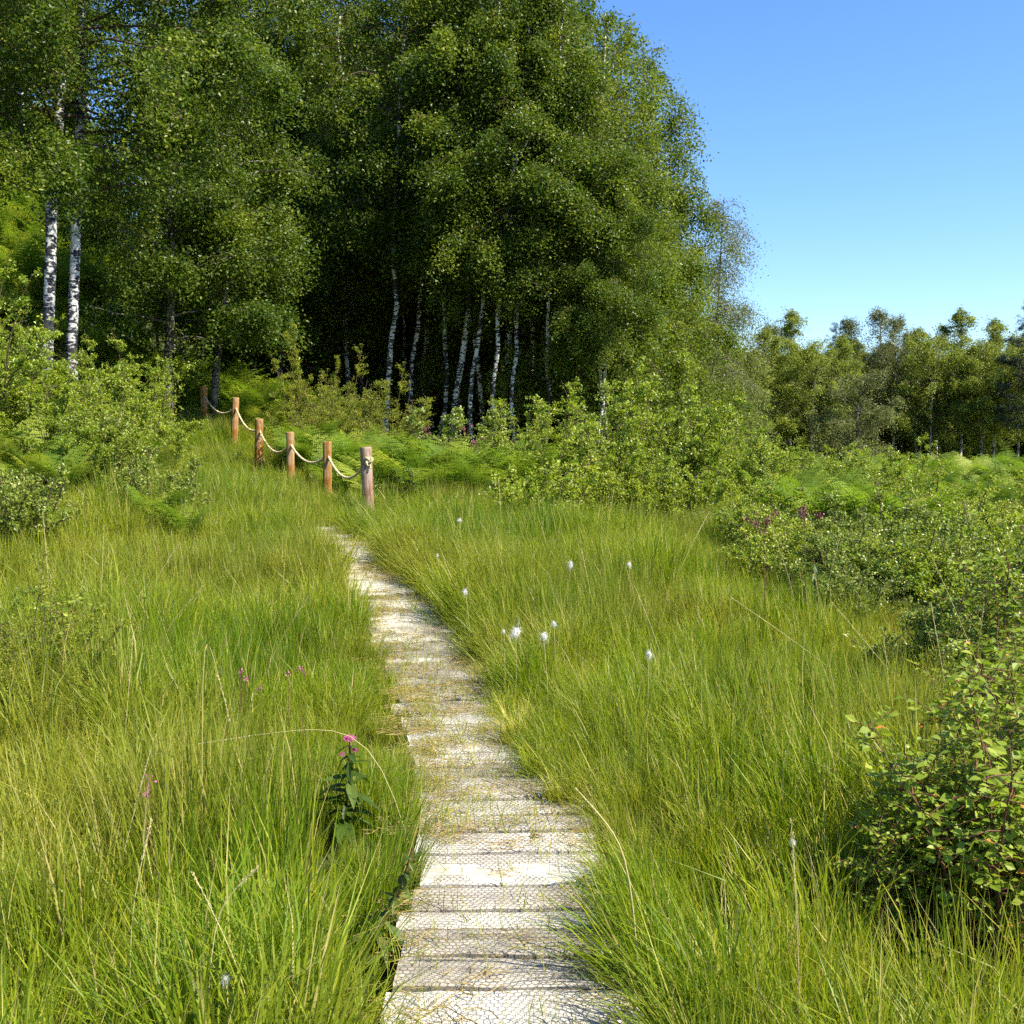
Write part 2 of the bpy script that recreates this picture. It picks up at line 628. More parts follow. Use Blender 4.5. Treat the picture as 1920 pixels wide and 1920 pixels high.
A, B = to_walk(S[:, 0], S[:, 1]), to_walk(S[:, 2], S[:, 3])
D = unit(B - A)
sdv = unit(np.cross(D, np.array([0, 0, 1.0])))
up = np.cross(sdv, D)
rw = .00075
V = []
for E in (A, B):
    for th in (0, 2.094, 4.189):
        V.append(E + (sdv * math.cos(th) + up * math.sin(th)) * rw)
V = np.stack(V, 1)
n = len(V)
q = np.arange(n)[:, None] * 6
F = np.concatenate([q + np.array([[0, 1, 4, 3]]), q + np.array([[1, 2, 5, 4]]), q + np.array([[2, 0, 3, 5]])])
mb.add(V.reshape(-1, 3), F)
obj('wire_netting', mb.mesh('wire_netting', M['wire']), walk)

# ------------------------------------------------------------------ grass tufts (sources of one grass object)
STUFF = bpy.data.collections.new('tuft_shapes')       # never linked to the scene


def blades(mb, rng, n, rad, lmin, lmax, bend, wid, tmean, tsd, straw=.035, lean=(0, 0), seg=3, clump=False):
    ph = rng.uniform(0, 2 * np.pi, n)
    rr = rad * np.sqrt(rng.uniform(0, 1, n)) * (.45 if clump else 1)
    b = np.stack([rr * np.cos(ph), rr * np.sin(ph), np.full(n, -.04)], -1)
    ln = rng.uniform(lmin, lmax, n)
    az = np.where(rng.random(n) < (.8 if clump else .35), ph + rng.normal(0, .5, n), rng.uniform(0, 2 * np.pi, n))
    th0 = np.abs(rng.normal(0, .16, n)) + (rr / rad * .25 if clump else 0)
    bd = bend * rng.uniform(.2, 1.5, n)
    wd = wid * rng.uniform(.6, 1.3, n)
    tint = np.clip(rng.normal(tmean, tsd, n), 0, .85)
    st = rng.random(n) < straw
    tint = np.where(st, rng.uniform(.85, 1.0, n), tint)
    h = np.stack([np.cos(az) + lean[0], np.sin(az) + lean[1], np.zeros(n)], -1)
    hu = unit(h)
    tw = az + rng.normal(0, .9, n)
    side = np.stack([-np.sin(tw), np.cos(tw), np.zeros(n)], -1)
    P = [b]
    th = th0
    cur = b
    for k in range(seg):
        d = hu * np.sin(th)[:, None] + np.array([0, 0, 1.0]) * np.cos(th)[:, None]
        cur = cur + d * (ln / seg)[:, None]
        P.append(cur)
        th = np.minimum(th + bd * (.5 + k * .8), 2.4)
    wk = [.75, 1.0, .75, 0] if seg == 3 else [.75, 1, .9, .6, 0]
    V = []
    for k in range(seg):
        w = (wd * wk[k] / 2)[:, None]
        V += [P[k] - side * w, P[k] + side * w]
    V.append(P[seg])
    V = np.stack(V, 1)
    m_ = 2 * seg + 1
    q = np.arange(n)[:, None] * m_
    quads = np.concatenate([q + np.array([[2 * k, 2 * k + 1, 2 * k + 3, 2 * k + 2]]) for k in range(seg - 1)])
    tris = q + np.array([[2 * seg - 2, 2 * seg - 1, 2 * seg]])
    base = mb.n
    T = np.repeat(tint, m_)
    mb.add(V.reshape(-1, 3), quads, T)
    mb.f.append(tris + base)
    # (the triangles share the vertices just added)


def source(name, me, coll=STUFF):
    o = bpy.data.objects.new(name, me)
    coll.objects.link(o)
    return o


def tuft_set(coll_name, specs, mat):
    coll = bpy.data.collections.new(coll_name)
    for k, sp in enumerate(specs):
        mb = MB()
        rng = np.random.default_rng(sp.pop('seed'))
        for kw in sp['layers']:
            blades(mb, rng, **kw)
        source(f'{coll_name}_{k}', mb.mesh(coll_name, mat), coll)
    return coll


def scatter(name, pts, rots, scls, idx, coll, label, cat):
    me = bpy.data.meshes.new(name)
    n = len(pts)
    me.vertices.add(n)
    me.vertices.foreach_set('co', np.asarray(pts, np.float32).ravel())
    for an, arr in (('rot', rots), ('scl', scls)):
        a_ = me.attributes.new(an, 'FLOAT_VECTOR', 'POINT')
        a_.data.foreach_set('vector', np.asarray(arr, np.float32).ravel())
    a_ = me.attributes.new('idx', 'INT', 'POINT')
    a_.data.foreach_set('value', np.asarray(idx, np.int32))
    o = obj(name, me)
    ng = bpy.data.node_groups.new(name, 'GeometryNodeTree')
    ng.interface.new_socket('Geometry', in_out='INPUT', socket_type='NodeSocketGeometry')
    ng.interface.new_socket('Geometry', in_out='OUTPUT', socket_type='NodeSocketGeometry')
    gi = ng.nodes.new('NodeGroupInput')
    go = ng.nodes.new('NodeGroupOutput')
    ip = ng.nodes.new('GeometryNodeInstanceOnPoints')
    ci = ng.nodes.new('GeometryNodeCollectionInfo')
    ci.inputs[0].default_value = coll
    ci.inputs[1].default_value = True
    ci.inputs[2].default_value = True
    ip.inputs['Pick Instance'].default_value = True
    ng.links.new(gi.outputs[0], ip.inputs['Points'])
    ng.links.new(ci.outputs[0], ip.inputs['Instance'])
    for an, dt, sock in (('rot', 'FLOAT_VECTOR', 'Rotation'), ('scl', 'FLOAT_VECTOR', 'Scale'), ('idx', 'INT', 'Instance Index')):
        na = ng.nodes.new('GeometryNodeInputNamedAttribute')
        na.data_type = dt
        na.inputs[0].default_value = an
        ng.links.new(na.outputs[0], ip.inputs[sock])
    ng.links.new(ip.outputs[0], go.inputs[0])
    md = o.modifiers.new('scatter', 'NODES')
    md.node_group = ng
    tag(o, label, cat, kind='stuff')
    return o


near = tuft_set('near_tufts', [
    dict(seed=1, layers=[dict(n=84, rad=.16, lmin=.22, lmax=.55, bend=.28, wid=.0070, tmean=.42, tsd=.14),
                         dict(n=60, rad=.16, lmin=.1, lmax=.28, bend=.4, wid=.0058, tmean=.3, tsd=.12)]),
    dict(seed=2, layers=[dict(n=78, rad=.17, lmin=.28, lmax=.62, bend=.34, wid=.0078, tmean=.5, tsd=.13),
                         dict(n=60, rad=.17, lmin=.1, lmax=.3, bend=.4, wid=.0058, tmean=.35, tsd=.15)]),
    dict(seed=3, layers=[dict(n=100, rad=.12, lmin=.35, lmax=.66, bend=.42, wid=.0060, tmean=.36, tsd=.12, clump=True),
                         dict(n=40, rad=.17, lmin=.12, lmax=.3, bend=.3, wid=.0058, tmean=.4, tsd=.15, straw=.25)]),
    dict(seed=4, layers=[dict(n=70, rad=.17, lmin=.25, lmax=.5, bend=.2, wid=.0056, tmean=.6, tsd=.16, straw=.16),
                         dict(n=70, rad=.17, lmin=.1, lmax=.3, bend=.4, wid=.0058, tmean=.4, tsd=.15, straw=.15)]),
    dict(seed=5, layers=[dict(n=70, rad=.13, lmin=.4, lmax=.75, bend=.12, wid=.006, tmean=.22, tsd=.1, straw=.08),
                         dict(n=70, rad=.17, lmin=.1, lmax=.32, bend=.4, wid=.0058, tmean=.4, tsd=.15, straw=.1)]),
    dict(seed=6, layers=[dict(n=8, rad=.15, lmin=.5, lmax=.85, bend=.16, wid=.0034, tmean=.8, tsd=.05, straw=.8, seg=4),
                         dict(n=70, rad=.17, lmin=.2, lmax=.5, bend=.33, wid=.0065, tmean=.5, tsd=.15)]),
], M['grass'])


def grass_points(rng, n, y0, y1, xmin, xmax, keep):
    u = rng.uniform(0, 1, n)
    y = np.sqrt(u * (y1 ** 2 - y0 ** 2) + y0 ** 2)
    x = rng.uniform(xmin, xmax, n) * y
    k = keep(x, y)
    return x[k], y[k]


CLEAR = [(-.62, 3.8, .2, .45), (-.42, 3.1, .14, .24), (1.47, 3.1, .36, .36), (1.2, 3.1, .2, .25), (2.0, 3.9, .4, .4)]


def in_wood(x, y):
    """where the shrubs and trees take over from the grass"""
    p = path_x(y)
    left = (np.abs(x - p) > 1.5) & (x < -.28 * y) & (y > 9.5 + (x / y + .48) * 17)
    far_left = (x < -.6 * y) & (y > 10)
    right = (x > p + 1.6) & (y > 16.5)
    return left | far_left | right


def keep_grass(x, y):
    p = path_x(y)
    off = x - p
    edge = .40 - .14 * sstep(4.1, 4.8, y) + .12 * sstep(5.9, 6.8, y) + .03 * np.sin(y * 3.1) - .08 * sstep(8.5, 10, y)
    edge_l = .375 + .02 * np.sin(y * 4.3) - .05 * sstep(8, 10, y)
    on = ((off < edge) & (off > -edge_l)) & (y < 12.2)
    return ~on & ~in_wood(x, y)


def vert_noise(x, y):
    return np.sin(x * .9 + 1.7) * np.sin(y * .8 + .4) + .6 * np.sin(x * 2.3 + y * 1.1) + .4 * np.sin(y * 3.1 - x * 1.9)


rng = np.random.default_rng(11)
x, y = grass_points(rng, 21000, 1.2, 21.5, -.62, .62, keep_grass)
vn = vert_noise(x, y)
v0 = np.sin(x * 6.1 + y * 2.2) * np.sin(y * 5.3 - x * 1.7)
off = x - path_x(y)
n = len(x)
rot = np.zeros((n, 3))
rot[:, 2] = rng.uniform(0, 2 * np.pi, n)
scl = np.ones(n) * rng.uniform(.75, 1.2, n)
scl *= .90 + .24 * vn + .10 * v0
near_edge = np.exp(-np.clip(np.abs(off) - .4, 0, None) / .25)
scl *= 1 - .28 * near_edge * (off < 0) - .1 * near_edge * (off > 0)
scl *= np.where(off > 0, .92, 1.0)
scl *= 1 - .22 * sstep(1.2, 2.2, x) * sstep(4.5, 6, y)
scl *= np.where((off < 0) & (y < 7), .92, 1.0)
# beside the walk the tufts hang over it; elsewhere a light wind lean
leanx = rng.normal(0, .10, n) - .05 - .42 * near_edge * (off > 0) + .12 * near_edge * (off < 0)
leany = rng.normal(0, .10, n)
for cx_, cy_, r_, d_ in CLEAR:          # the grass stays short round the larger plants
    scl = np.where(((x - cx_) / r_) ** 2 + ((y - cy_) / d_) ** 2 < 1, scl * .36, scl)
# lean = tilt about y then x, applied after the spin: use euler composed
rots = np.zeros((n, 3))
for q in range(n):
    e = (Matrix.Rotation(leanx[q], 3, 'Y') @ Matrix.Rotation(leany[q], 3, 'X') @ Matrix.Rotation(rot[q, 2], 3, 'Z')).to_euler()
    rots[q] = e
kind_r = rng.random(n)
idx = np.select([kind_r < .24, kind_r < .46, kind_r < .64, kind_r < .78, kind_r < .9], [0, 1, 2, 3, 4], 5)
v2 = np.sin(x * 1.7 - y * .6 + 2) * np.sin(y * 1.3 + x * .5)
idx = np.where((v2 > .45) & (rng.random(n) < .75), 4, idx)
idx = np.where((v2 < -.5) & (rng.random(n) < .6), 3, idx)
idx = np.where((vn > .6) & (rng.random(n) < .4), 2, idx)
idx = np.where((near_edge > .4) & (rng.random(n) < .6), 2, idx)
scatter('meadow_grass', np.stack([x, y, ground(x, y) - .01], -1), rots, np.stack([scl, scl, scl * rng.uniform(.85, 1.15, n)], -1), idx, near,
        'long green and yellow meadow grass on both sides of the boardwalk', 'grass')

# rougher, paler grass among the shrubs and up to the wood
x, y = grass_points(np.random.default_rng(12), 9000, 12, 58, -.35, .62, lambda x, y: (x > path_x(y) + .9) & ~((x < 5) & (y > 26)))
n = len(x)
rng = np.random.default_rng(13)
rots = np.stack([rng.normal(0, .1, n), rng.normal(0, .1, n), rng.uniform(0, 6.28, n)], -1)
scl = rng.uniform(.9, 1.4, n)
scatter('marsh_grass', np.stack([x, y, ground(x, y) - .01], -1), rots, np.stack([scl * 1.8, scl * 1.8, scl * .62], -1),
        rng.choice([0, 1, 3, 3, 4, 5], n), near, 'rough marsh grass between the shrubs and the wood edge', 'grass')

# thin weeds that come up through the planks
weeds = tuft_set('walk_weeds', [
    dict(seed=21, layers=[dict(n=9, rad=.08, lmin=.06, lmax=.22, bend=.35, wid=.0026, tmean=.68, tsd=.15, straw=.5)]),
    dict(seed=22, layers=[dict(n=14, rad=.1, lmin=.05, lmax=.16, bend=.5, wid=.0026, tmean=.5, tsd=.2, straw=.35)]),
    dict(seed=23, layers=[dict(n=5, rad=.08, lmin=.12, lmax=.3, bend=.3, wid=.0028, tmean=.45, tsd=.15, straw=.3)]),
], M['grass'])
rng = np.random.default_rng(14)
n = 3400
y = rng.uniform(2.4, 11.8, n)
u = rng.uniform(-.40, .40, n)
dens = np.where(y < 4.1, .22, np.where(y < 6, 1.0, .75)) * (.55 + .9 * np.abs(u) / .42)
k = rng.random(n) < dens
y, u = y[k], u[k]
n = len(y)
x = path_x(y) + u
rots = np.stack([rng.normal(0, .25, n), rng.normal(-.1, .3, n), rng.uniform(0, 6.28, n)], -1)
sc_ = rng.uniform(.6, 1.25, n)
scatter('boardwalk_weeds', np.stack([x, y, path_z(y) + DECK - .03], -1), rots, np.stack([sc_] * 3, -1), rng.integers(0, 3, n), weeds,
        'thin yellow and green blades growing up through the planks', 'weeds')
# dead thatch lying on the planks
th_ = bpy.data.collections.new('thatch_shapes')
for k in range(3):
    mb = MB()
    rg = np.random.default_rng(30 + k)
    for q in range(26):
        az = rg.uniform(0, 6.28)
        c = np.array([rg.normal(0, .06), rg.normal(0, .04), rg.uniform(.004, .014)])
        L_ = rg.uniform(.03, .11)
        t = np.linspace(-.5, .5, 4)[:, None]
        d = np.array([math.cos(az), math.sin(az) * .5, 0])
        pts = c + d * t * L_ + np.array([-d[1], d[0], 0]) * (t ** 2) * L_ * rg.normal(0, .6)
        tube(mb, pts, .0011, 3, rg.uniform(.7, 1))
    source(f'thatch_{k}', mb.mesh('thatch', M['thatch']), th_)
rng = np.random.default_rng(15)
n = 1300
y = rng.uniform(2.6, 11.8, n)
u = rng.uniform(-.44, .44, n)
pn = np.sin(y * 5.3 + u * 3) + np.sin(y * 2.1 - u * 5 + 1)
k = (pn > .7) & (rng.random(n) < .5) | (np.abs(u) > .24) & (rng.random(n) < .6) | (rng.random(n) < .12)
k &= (rng.random(n) < np.where(y < 4.1, .3, 1.0))
y, u = y[k], u[k]
n = len(y)
scatter('boardwalk_thatch', np.stack([path_x(y) + u, y, path_z(y) + DECK + .004], -1), np.stack([np.zeros(n), np.zeros(n), rng.normal(0, .4, n)], -1),
        np.ones((n, 3)) * rng.uniform(.7, 1.3, (n, 1)), rng.integers(0, 3, n), th_, 'dead straw bits lying on the boardwalk planks', 'dead grass')


# ------------------------------------------------------------------ bracken
def frond(mb, rg, L_, tint):
    """arching stalk with toothed pinnae in pairs"""
    n = 15
    t = np.linspace(0, 1, n)
    th = .12 + t ** 1.3 * 1.25
    seg = L_ / (n - 1)
    pts = np.zeros((n, 3))
    for k in range(1, n):
        pts[k] = pts[k - 1] + seg * np.array([math.sin(th[k]), 0, math.cos(th[k])])
    V, F = [], []
    C, A_, NN, S_ = [], [], [], []
    for k in range(4, n - 1):
        u = (k - 4) / (n - 5)
        pl = L_ * .30 * (1 - u) ** .8 * (.55 + .45 * min(1, u * 6)) + .015
        d = unit(pts[min(k + 1, n - 1)] - pts[k - 1])
        for sgn in (-1, 1):
            pd = unit(np.array([0, sgn, 0]) + d * .35 + np.array([0, 0, -.12 + rg.normal(0, .08)]))
            nn = unit(np.cross(d, pd) * sgn)
            mpin = max(3, int(pl / .030))
            for q in range(mpin):
                w = (q + .5) / mpin
                c = pts[k] + pd * pl * w + np.array([0, 0, -.10 * pl * w * w])
                sl = pl * .17 * (1 - w * .75) + .012
                for s2 in (-1, 1):
                    ax = unit(np.cross(nn, pd) * s2 + pd * .45)
                    C.append(c)
                    A_.append(ax)
                    NN.append(nn)
                    S_.append(sl)
    leaves(mb, np.array(C), np.array(A_), np.array(NN), np.array(S_) * 1.15, np.full(len(C), tint) + rg.normal(0, .06, len(C)), width=.78, fold=.04)
    tube(mb, pts, np.linspace(.005, .0015, n), 3, tint)


fern = bpy.data.collections.new('bracken_shapes')
for k in range(4):
    rg = np.random.default_rng(50 + k)
    mb = MB()
    for q in range(6):
        one = MB()
        frond(one, rg, rg.uniform(.7, 1.25), rg.uniform(.1, .98))
        az = q / 6 * 6.28 + rg.normal(0, .4)
        ca, sa = math.cos(az), math.sin(az)
        rm = np.array([[ca, -sa, 0], [sa, ca, 0], [0, 0, 1]])
        o_ = rg.normal(0, .08, 3) * [1, 1, 0]
        for v, f, t in zip(one.v, one.f, one.t):
            pass
        base = mb.n
        vv = np.concatenate(one.v) @ rm.T + o_
        mb.v.append(vv)
        mb.t.append(np.concatenate(one.t))
        mb.n += len(vv)
        for f in one.f:
            mb.f.append(f + base)
    source(f'bracken_{k}', mb.mesh('bracken', M['bracken']), fern)


def fern_patch(rng, cx_, cy_, rx, ry, n):
    a_ = rng.uniform(0, 6.28, n)
    r_ = np.sqrt(rng.uniform(0, 1, n))
    return np.stack([cx_ + np.cos(a_) * r_ * rx, cy_ + np.sin(a_) * r_ * ry], -1)


rng = np.random.default_rng(16)
FP = []
for px, yy, rx, ry, n in [(470, 23.5, 2.4, 1.6, 100), (300, 22.5, 2.2, 1.6, 70), (210, 18.0, 1.2, 1.6, 36), (700, 15.6, .9, .9, 26), (650, 17.8, .9, .9, 24), (880, 15.2, 1.5, .9, 55), (1000, 15.6, 1.3, .8, 40), (760, 16.2, 1.1, .9, 24),
                          (1130, 15.5, 1.0, .7, 26), (60, 24, 3.4, 4, 170), (170, 27, 3.8, 4, 190), (80, 33, 5, 5, 160), (250, 15.0, 1.0, 1.0, 12), (60, 13.2, 1.2, 1.2, 12), (1640, 12.4, .8, .7, 16), (1560, 14, .9, .8, 16),
                          (1430, 17, 1.2, .9, 22), (1700, 22, 2.5, 2, 40), (1760, 34, 5, 3, 60), (1850, 44, 6, 3, 60), (250, 13.2, .8, .8, 14), (300, 10.6, .5, .5, 5), (20, 11.2, .7, .8, 12)]:
    FP.append(fern_patch(rng, (px - 960) / F_PX * yy, yy, rx, ry, int(n * 1.05)))
FP = np.concatenate(FP)
_o = FP[:, 0] - path_x(FP[:, 1])
FP = FP[~((_o > -1.7) & (_o < 1.25) & (FP[:, 1] < 21.5))]
n = len(FP)
scl = rng.uniform(.75, 1.15, n)
scl = np.where(FP[:, 1] > 22, scl * 1.25, scl)
scl = np.where((FP[:, 0] < -2) & (FP[:, 1] < 16), scl * .7, scl)
scatter('bracken_ferns', np.stack([FP[:, 0], FP[:, 1], ground(FP[:, 0], FP[:, 1])], -1),
        np.stack([rng.normal(0, .12, n), rng.normal(0, .12, n), rng.uniform(0, 6.28, n)], -1), np.stack([scl] * 3, -1),
        rng.integers(0, 4, n), fern, 'bright green bracken covering the slope and the wood edge', 'ferns')


# ------------------------------------------------------------------ trees
def sub_poly(rg, p0, d0, L_, n, droop, wander):
    pts = [p0]
    d = unit(d0)
    for k in range(n):
        d = unit(d + np.array([0, 0, -droop]) + rg.normal(0, wander, 3))
        pts.append(pts[-1] + d * L_ / n)
    return np.array(pts)


def make_tree(key, seed, H, r0, crown0, spread, n_limb, n_leaf, leaf, clump=1.5, up=.9, droop=.12, mat='birch_leaf', bark='bark', top=1.0, strand=.62, lean=.0, fork=False, kink=.04, power=.75, part='crown', stem='trunk', lw=.66, vary=.0):
    rg = np.random.default_rng(seed)
    nt_ = 16
    t = np.linspace(0, 1, nt_)
    w = np.cumsum(rg.normal(0, kink, (nt_, 2)), axis=0) * H / 12
    w -= w[0]
    tr = np.stack([w[:, 0] + lean * H * t ** 1.6, w[:, 1], t * H], -1)
    rad = r0 * (1 - t) ** .75 + .012
    rad[0] *= 1.3
    tm = MB()
    tr2 = tr.copy()
    tr2[0, 2] = -.3
    tube(tm, tr2, rad, 9)
    if fork:
        k0 = 5
        f = sub_poly(rg, tr[k0], np.array([.5, 0, 1.0]), H * .28, 8, -.03, .06)
        tube(tm, f, np.linspace(rad[k0] * .7, .015, 9), 7)
    bm_ = MB()
    strands, owner, wl = [], [], []
    for k in range(n_limb):
        u = (k + rg.random()) / n_limb
        h = crown0 + (H * .985 - crown0) * u
        az = k * 2.399 + rg.normal(0, .45)
        prof = (1 - u) ** power * (.55 + .45 * min(1, u * 4)) + .12
        L_ = spread * prof * rg.uniform(.7 - vary, 1.2 + vary * .6)
        el = up * (.45 + .55 * u) + rg.normal(0, .12)
        d = np.array([math.cos(az) * math.cos(el), math.sin(az) * math.cos(el), math.sin(el)])
        p0 = np.array([np.interp(h / H, t, tr[:, q]) for q in range(3)])
        pl = sub_poly(rg, p0, d, L_, 7, droop, .10)
        rb = min(.020, r0 * .3) * (1 - u) ** .6 + .008
        tube(bm_, pl, np.linspace(rb, .004, 8), 5)
        ns = max(4, int(L_ * 3.6))
        for q in range(ns):
            v = rg.uniform(.15, 1) ** .8
            c = np.array([np.interp(v * 7, np.arange(8), pl[:, j]) for j in range(3)])
            dd = unit(unit(pl[-1] - pl[0]) * .6 + rg.normal(0, .8, 3) * [1, 1, .5])
            l2 = L_ * .38 * (1.1 - v) + .28
            sp = sub_poly(rg, c, dd, l2, 4, droop * 1.4, .15)
            tube(bm_, sp, np.linspace(.008, .0025, 5), 3)
            strands.append(sp)
            owner.append(k)
            wl.append(L_ / spread)
    S_ = np.array(strands)                       # (m,5,3)
    m_ = len(S_)
    # clumped density: some sprays are thick, some thin
    limb_w = {}
    wgt = rg.gamma(clump, 1, m_) * np.array([limb_w.setdefault(q, rg.gamma(2.5 * clump, 1)) for q in owner]) * (.08 + np.array(wl))
    wgt /= wgt.sum()
    pick = rg.choice(m_, n_leaf, p=wgt)
    tt = rg.uniform(0, 4, n_leaf)
    i0 = np.minimum(tt.astype(int), 3)
    fr = (tt - i0)[:, None]
    base = S_[pick, i0] * (1 - fr) + S_[pick, i0 + 1] * fr
    # each leaf hangs on one of a few drooping twigs of its spray
    tw = rg.integers(0, 9, n_leaf)
    hsh = np.sin(pick * 12.9898 + tw * 78.233) * 43758.5453
    h1 = hsh - np.floor(hsh)
    hsh = np.sin(pick * 39.425 + tw * 11.135) * 24634.6345
    h2 = hsh - np.floor(hsh)
    aa = h1 * 6.283
    ll = rg.random(n_leaf) ** .7 * strand * (.4 + .9 * h2) * (.35 + .65 * np.minimum(1, np.array(wl)[pick] / .45))
    outw = np.stack([np.cos(aa), np.sin(aa), np.zeros(n_leaf)], -1)
    c = base + outw * ll[:, None] * .55 + np.array([0, 0, -1.0]) * (ll * ll / strand * .8)[:, None]
    c += rg.normal(0, .035 + strand * .10, (n_leaf, 3)) * (.5 + .5 * np.minimum(1, np.array(wl)[pick] / .45))[:, None]
    ax = unit(rg.normal(0, 1, (n_leaf, 3)) * [1, 1, .6] + [0, 0, -.5])
    nm = unit(rg.normal(0, 1, (n_leaf, 3)) + [0, 0, .8])
    sz = leaf * rg.uniform(.6, 1.25, n_leaf)
    sp_t = rg.normal(0, .12, m_)
    tint = np.clip(.45 + sp_t[pick] + rg.normal(0, .17, n_leaf), 0, 1)
    lm = MB()
    leaves(lm, c, ax, nm, sz, tint, width=lw)
    PROTO[key] = [(stem, tm.mesh(key + '_' + stem, M[bark], True)),
                  ('branches', bm_.mesh(key + '_branches', M['twig'] if bark != 'dark_bark' else M['dark_bark'], True)),
                  (part, lm.mesh(key + '_' + part, M[mat]))]


# tall birches of the wood: high crowns, edge trees leafy to the ground
make_tree('birch_a', 101, 13.5, .07, 4.8, 2.7, 62, 50840, 0.075, fork=True)
make_tree('birch_b', 102, 13.0, .058, 5.2, 2.4, 58, 45920, 0.075, droop=.16)
make_tree('birch_c', 103, 12.0, .050, 4.6, 2.3, 58, 44280, 0.073, droop=.18, kink=.06)
make_tree('birch_d', 104, 14.0, .085, 5.6, 2.9, 64, 52480, 0.075)
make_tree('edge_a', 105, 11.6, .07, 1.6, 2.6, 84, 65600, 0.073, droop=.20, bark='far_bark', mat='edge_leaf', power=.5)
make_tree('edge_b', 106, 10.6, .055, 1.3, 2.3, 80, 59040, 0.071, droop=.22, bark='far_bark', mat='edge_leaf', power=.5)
make_tree('tip_birch', 107, 10.5, .045, 2.0, 2.9, 60, 64000, .062, droop=.26, bark='dark_bark', mat='grey_leaf', strand=1.0, power=.6)
make_tree('rowan', 108, 7.5, .08, 1.9, 2.3, 46, 52000, .070, up=.8, droop=.05, mat='birch_leaf', bark='dark_bark', power=.45)
make_tree('near_birch', 109, 12.5, .082, 3.9, 3.2, 66, 84000, .064, up=.5, droop=.07, mat='birch_leaf', power=.6, strand=.5)
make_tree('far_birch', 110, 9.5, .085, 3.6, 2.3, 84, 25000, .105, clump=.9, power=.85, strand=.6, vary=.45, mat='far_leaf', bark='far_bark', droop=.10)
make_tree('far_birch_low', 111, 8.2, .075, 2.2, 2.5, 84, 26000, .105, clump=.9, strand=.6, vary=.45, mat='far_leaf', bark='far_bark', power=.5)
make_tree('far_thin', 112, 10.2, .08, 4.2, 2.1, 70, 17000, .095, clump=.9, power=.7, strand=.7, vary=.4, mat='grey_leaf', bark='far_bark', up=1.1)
make_tree('grey_willow', 113, 4.6, .10, .4, 2.6, 46, 26000, .085, mat='grey_leaf', bark='dark_bark', up=1.0, droop=.06, power=.35)
make_tree('pine_tree', 114, 10.5, .14, 2.5, 2.6, 60, 42000, .16, mat='pine', bark='dark_bark', up=.25, droop=-.03, strand=.2, lw=.12)

RGP = random.Random(3)


def tree(proto, px, Y, s, label, lean=0.0, group=None, name='birch_tree', cat='tree', rz=None, mats=None):
    p = on_ground(px, Y)
    rz = RGP.uniform(0, 6.28) if rz is None else rz
    rot = (Matrix.Rotation(lean, 3, 'Y') @ Matrix.Rotation(rz, 3, 'Z')).to_euler()
    return place(proto, name, label, cat, p, rot, s, group, mats)


GW = 'birch trees at the edge of the wood'
front = [
    ('near_birch', 78, 16.0, 1.0, .07, 'thick white-based birch leaning right, leftmost trunk standing on the bracken slope', None),
    ('near_birch', 134, 16.4, .93, .055, 'slimmer birch just right of the thick leaning birch, dark stem with a pale foot', None),
    ('birch_b', 655, 27.5, .98, 0, 'dim slender birch alone in the dark gap, left of the first mottled trunk', None),
    ('birch_b', 726, 24.5, 1.02, .035, 'mottled brown and white birch standing behind the yellow-green shrub', None),
    ('birch_c', 782, 25.5, 1.05, .03, 'thin grey birch stem second to the right of the yellow-green shrub', None),
    ('birch_b', 806, 28.5, 1.0, 0, 'shaded birch stem close behind the thin grey birch', None),
    ('birch_c', 815, 25.0, .97, .10, 'thin pale birch stem tilting right beside the forked birch', None),
    ('birch_a', 838, 24.0, .97, .09, 'forked birch with bright white lower trunk leaning right', None),
    ('birch_b', 906, 25.0, .95, -.02, 'birch with a kinked white stem right of the forked birch', None),
    ('birch_d', 938, 24.6, .82, .05, 'birch with a short ivy-hidden stem behind the dark bramble', None),
    ('birch_c', 948, 26.5, 1.04, .045, 'tall straight white birch in the middle of the trunk row', None),
    ('birch_a', 962, 27.5, .95, .08, 'white birch leaning right behind the tall straight one', None),
    ('birch_c', 985, 25.2, .98, .11, 'most strongly leaning slim white birch of the trunk row', None),
    ('birch_c', 868, 27.0, .98, -.02, 'hair-thin pale birch in the gap between the forked birch and the kinked one', None),
    ('birch_c', 1008, 26.8, .9, .05, 'thin birch stem right of the strongly leaning one', None),
    ('birch_c', 753, 29.0, .95, .01, 'faint thin stem right of the mottled birch', None),
    ('birch_c', 1128, 22.6, .62, .04, 'thin dark young birch, left of the two under the hanging boughs', None),
    ('birch_c', 1146, 22.9, .60, -.03, 'thin dark young birch, right of the two under the hanging boughs', None),
    ('birch_c', 888, 23.4, .93, .02, 'slim white birch in front between the hair-thin one and the kinked one', None),
    ('birch_c', 928, 23.0, .90, .07, 'slim white birch leaning right just before the ivy-hidden stem', None),
    ('birch_c', 972, 23.2, .92, .02, 'nearly upright slim birch in front of the straight white one', None),
    ('birch_c', 1003, 23.4, .88, .09, 'front slim birch leaning right at the right end of the trunk row', None),
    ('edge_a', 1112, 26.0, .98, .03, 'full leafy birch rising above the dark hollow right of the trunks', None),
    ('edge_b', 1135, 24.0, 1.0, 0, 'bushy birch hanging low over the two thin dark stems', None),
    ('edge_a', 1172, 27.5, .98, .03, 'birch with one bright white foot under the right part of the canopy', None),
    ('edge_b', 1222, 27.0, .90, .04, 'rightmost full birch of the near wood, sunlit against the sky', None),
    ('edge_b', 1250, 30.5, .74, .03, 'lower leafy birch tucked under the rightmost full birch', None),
    ('tip_birch', 1318, 33.0, .86, .06, 'sparse weeping birch standing out against the sky beside the wood', None),
]
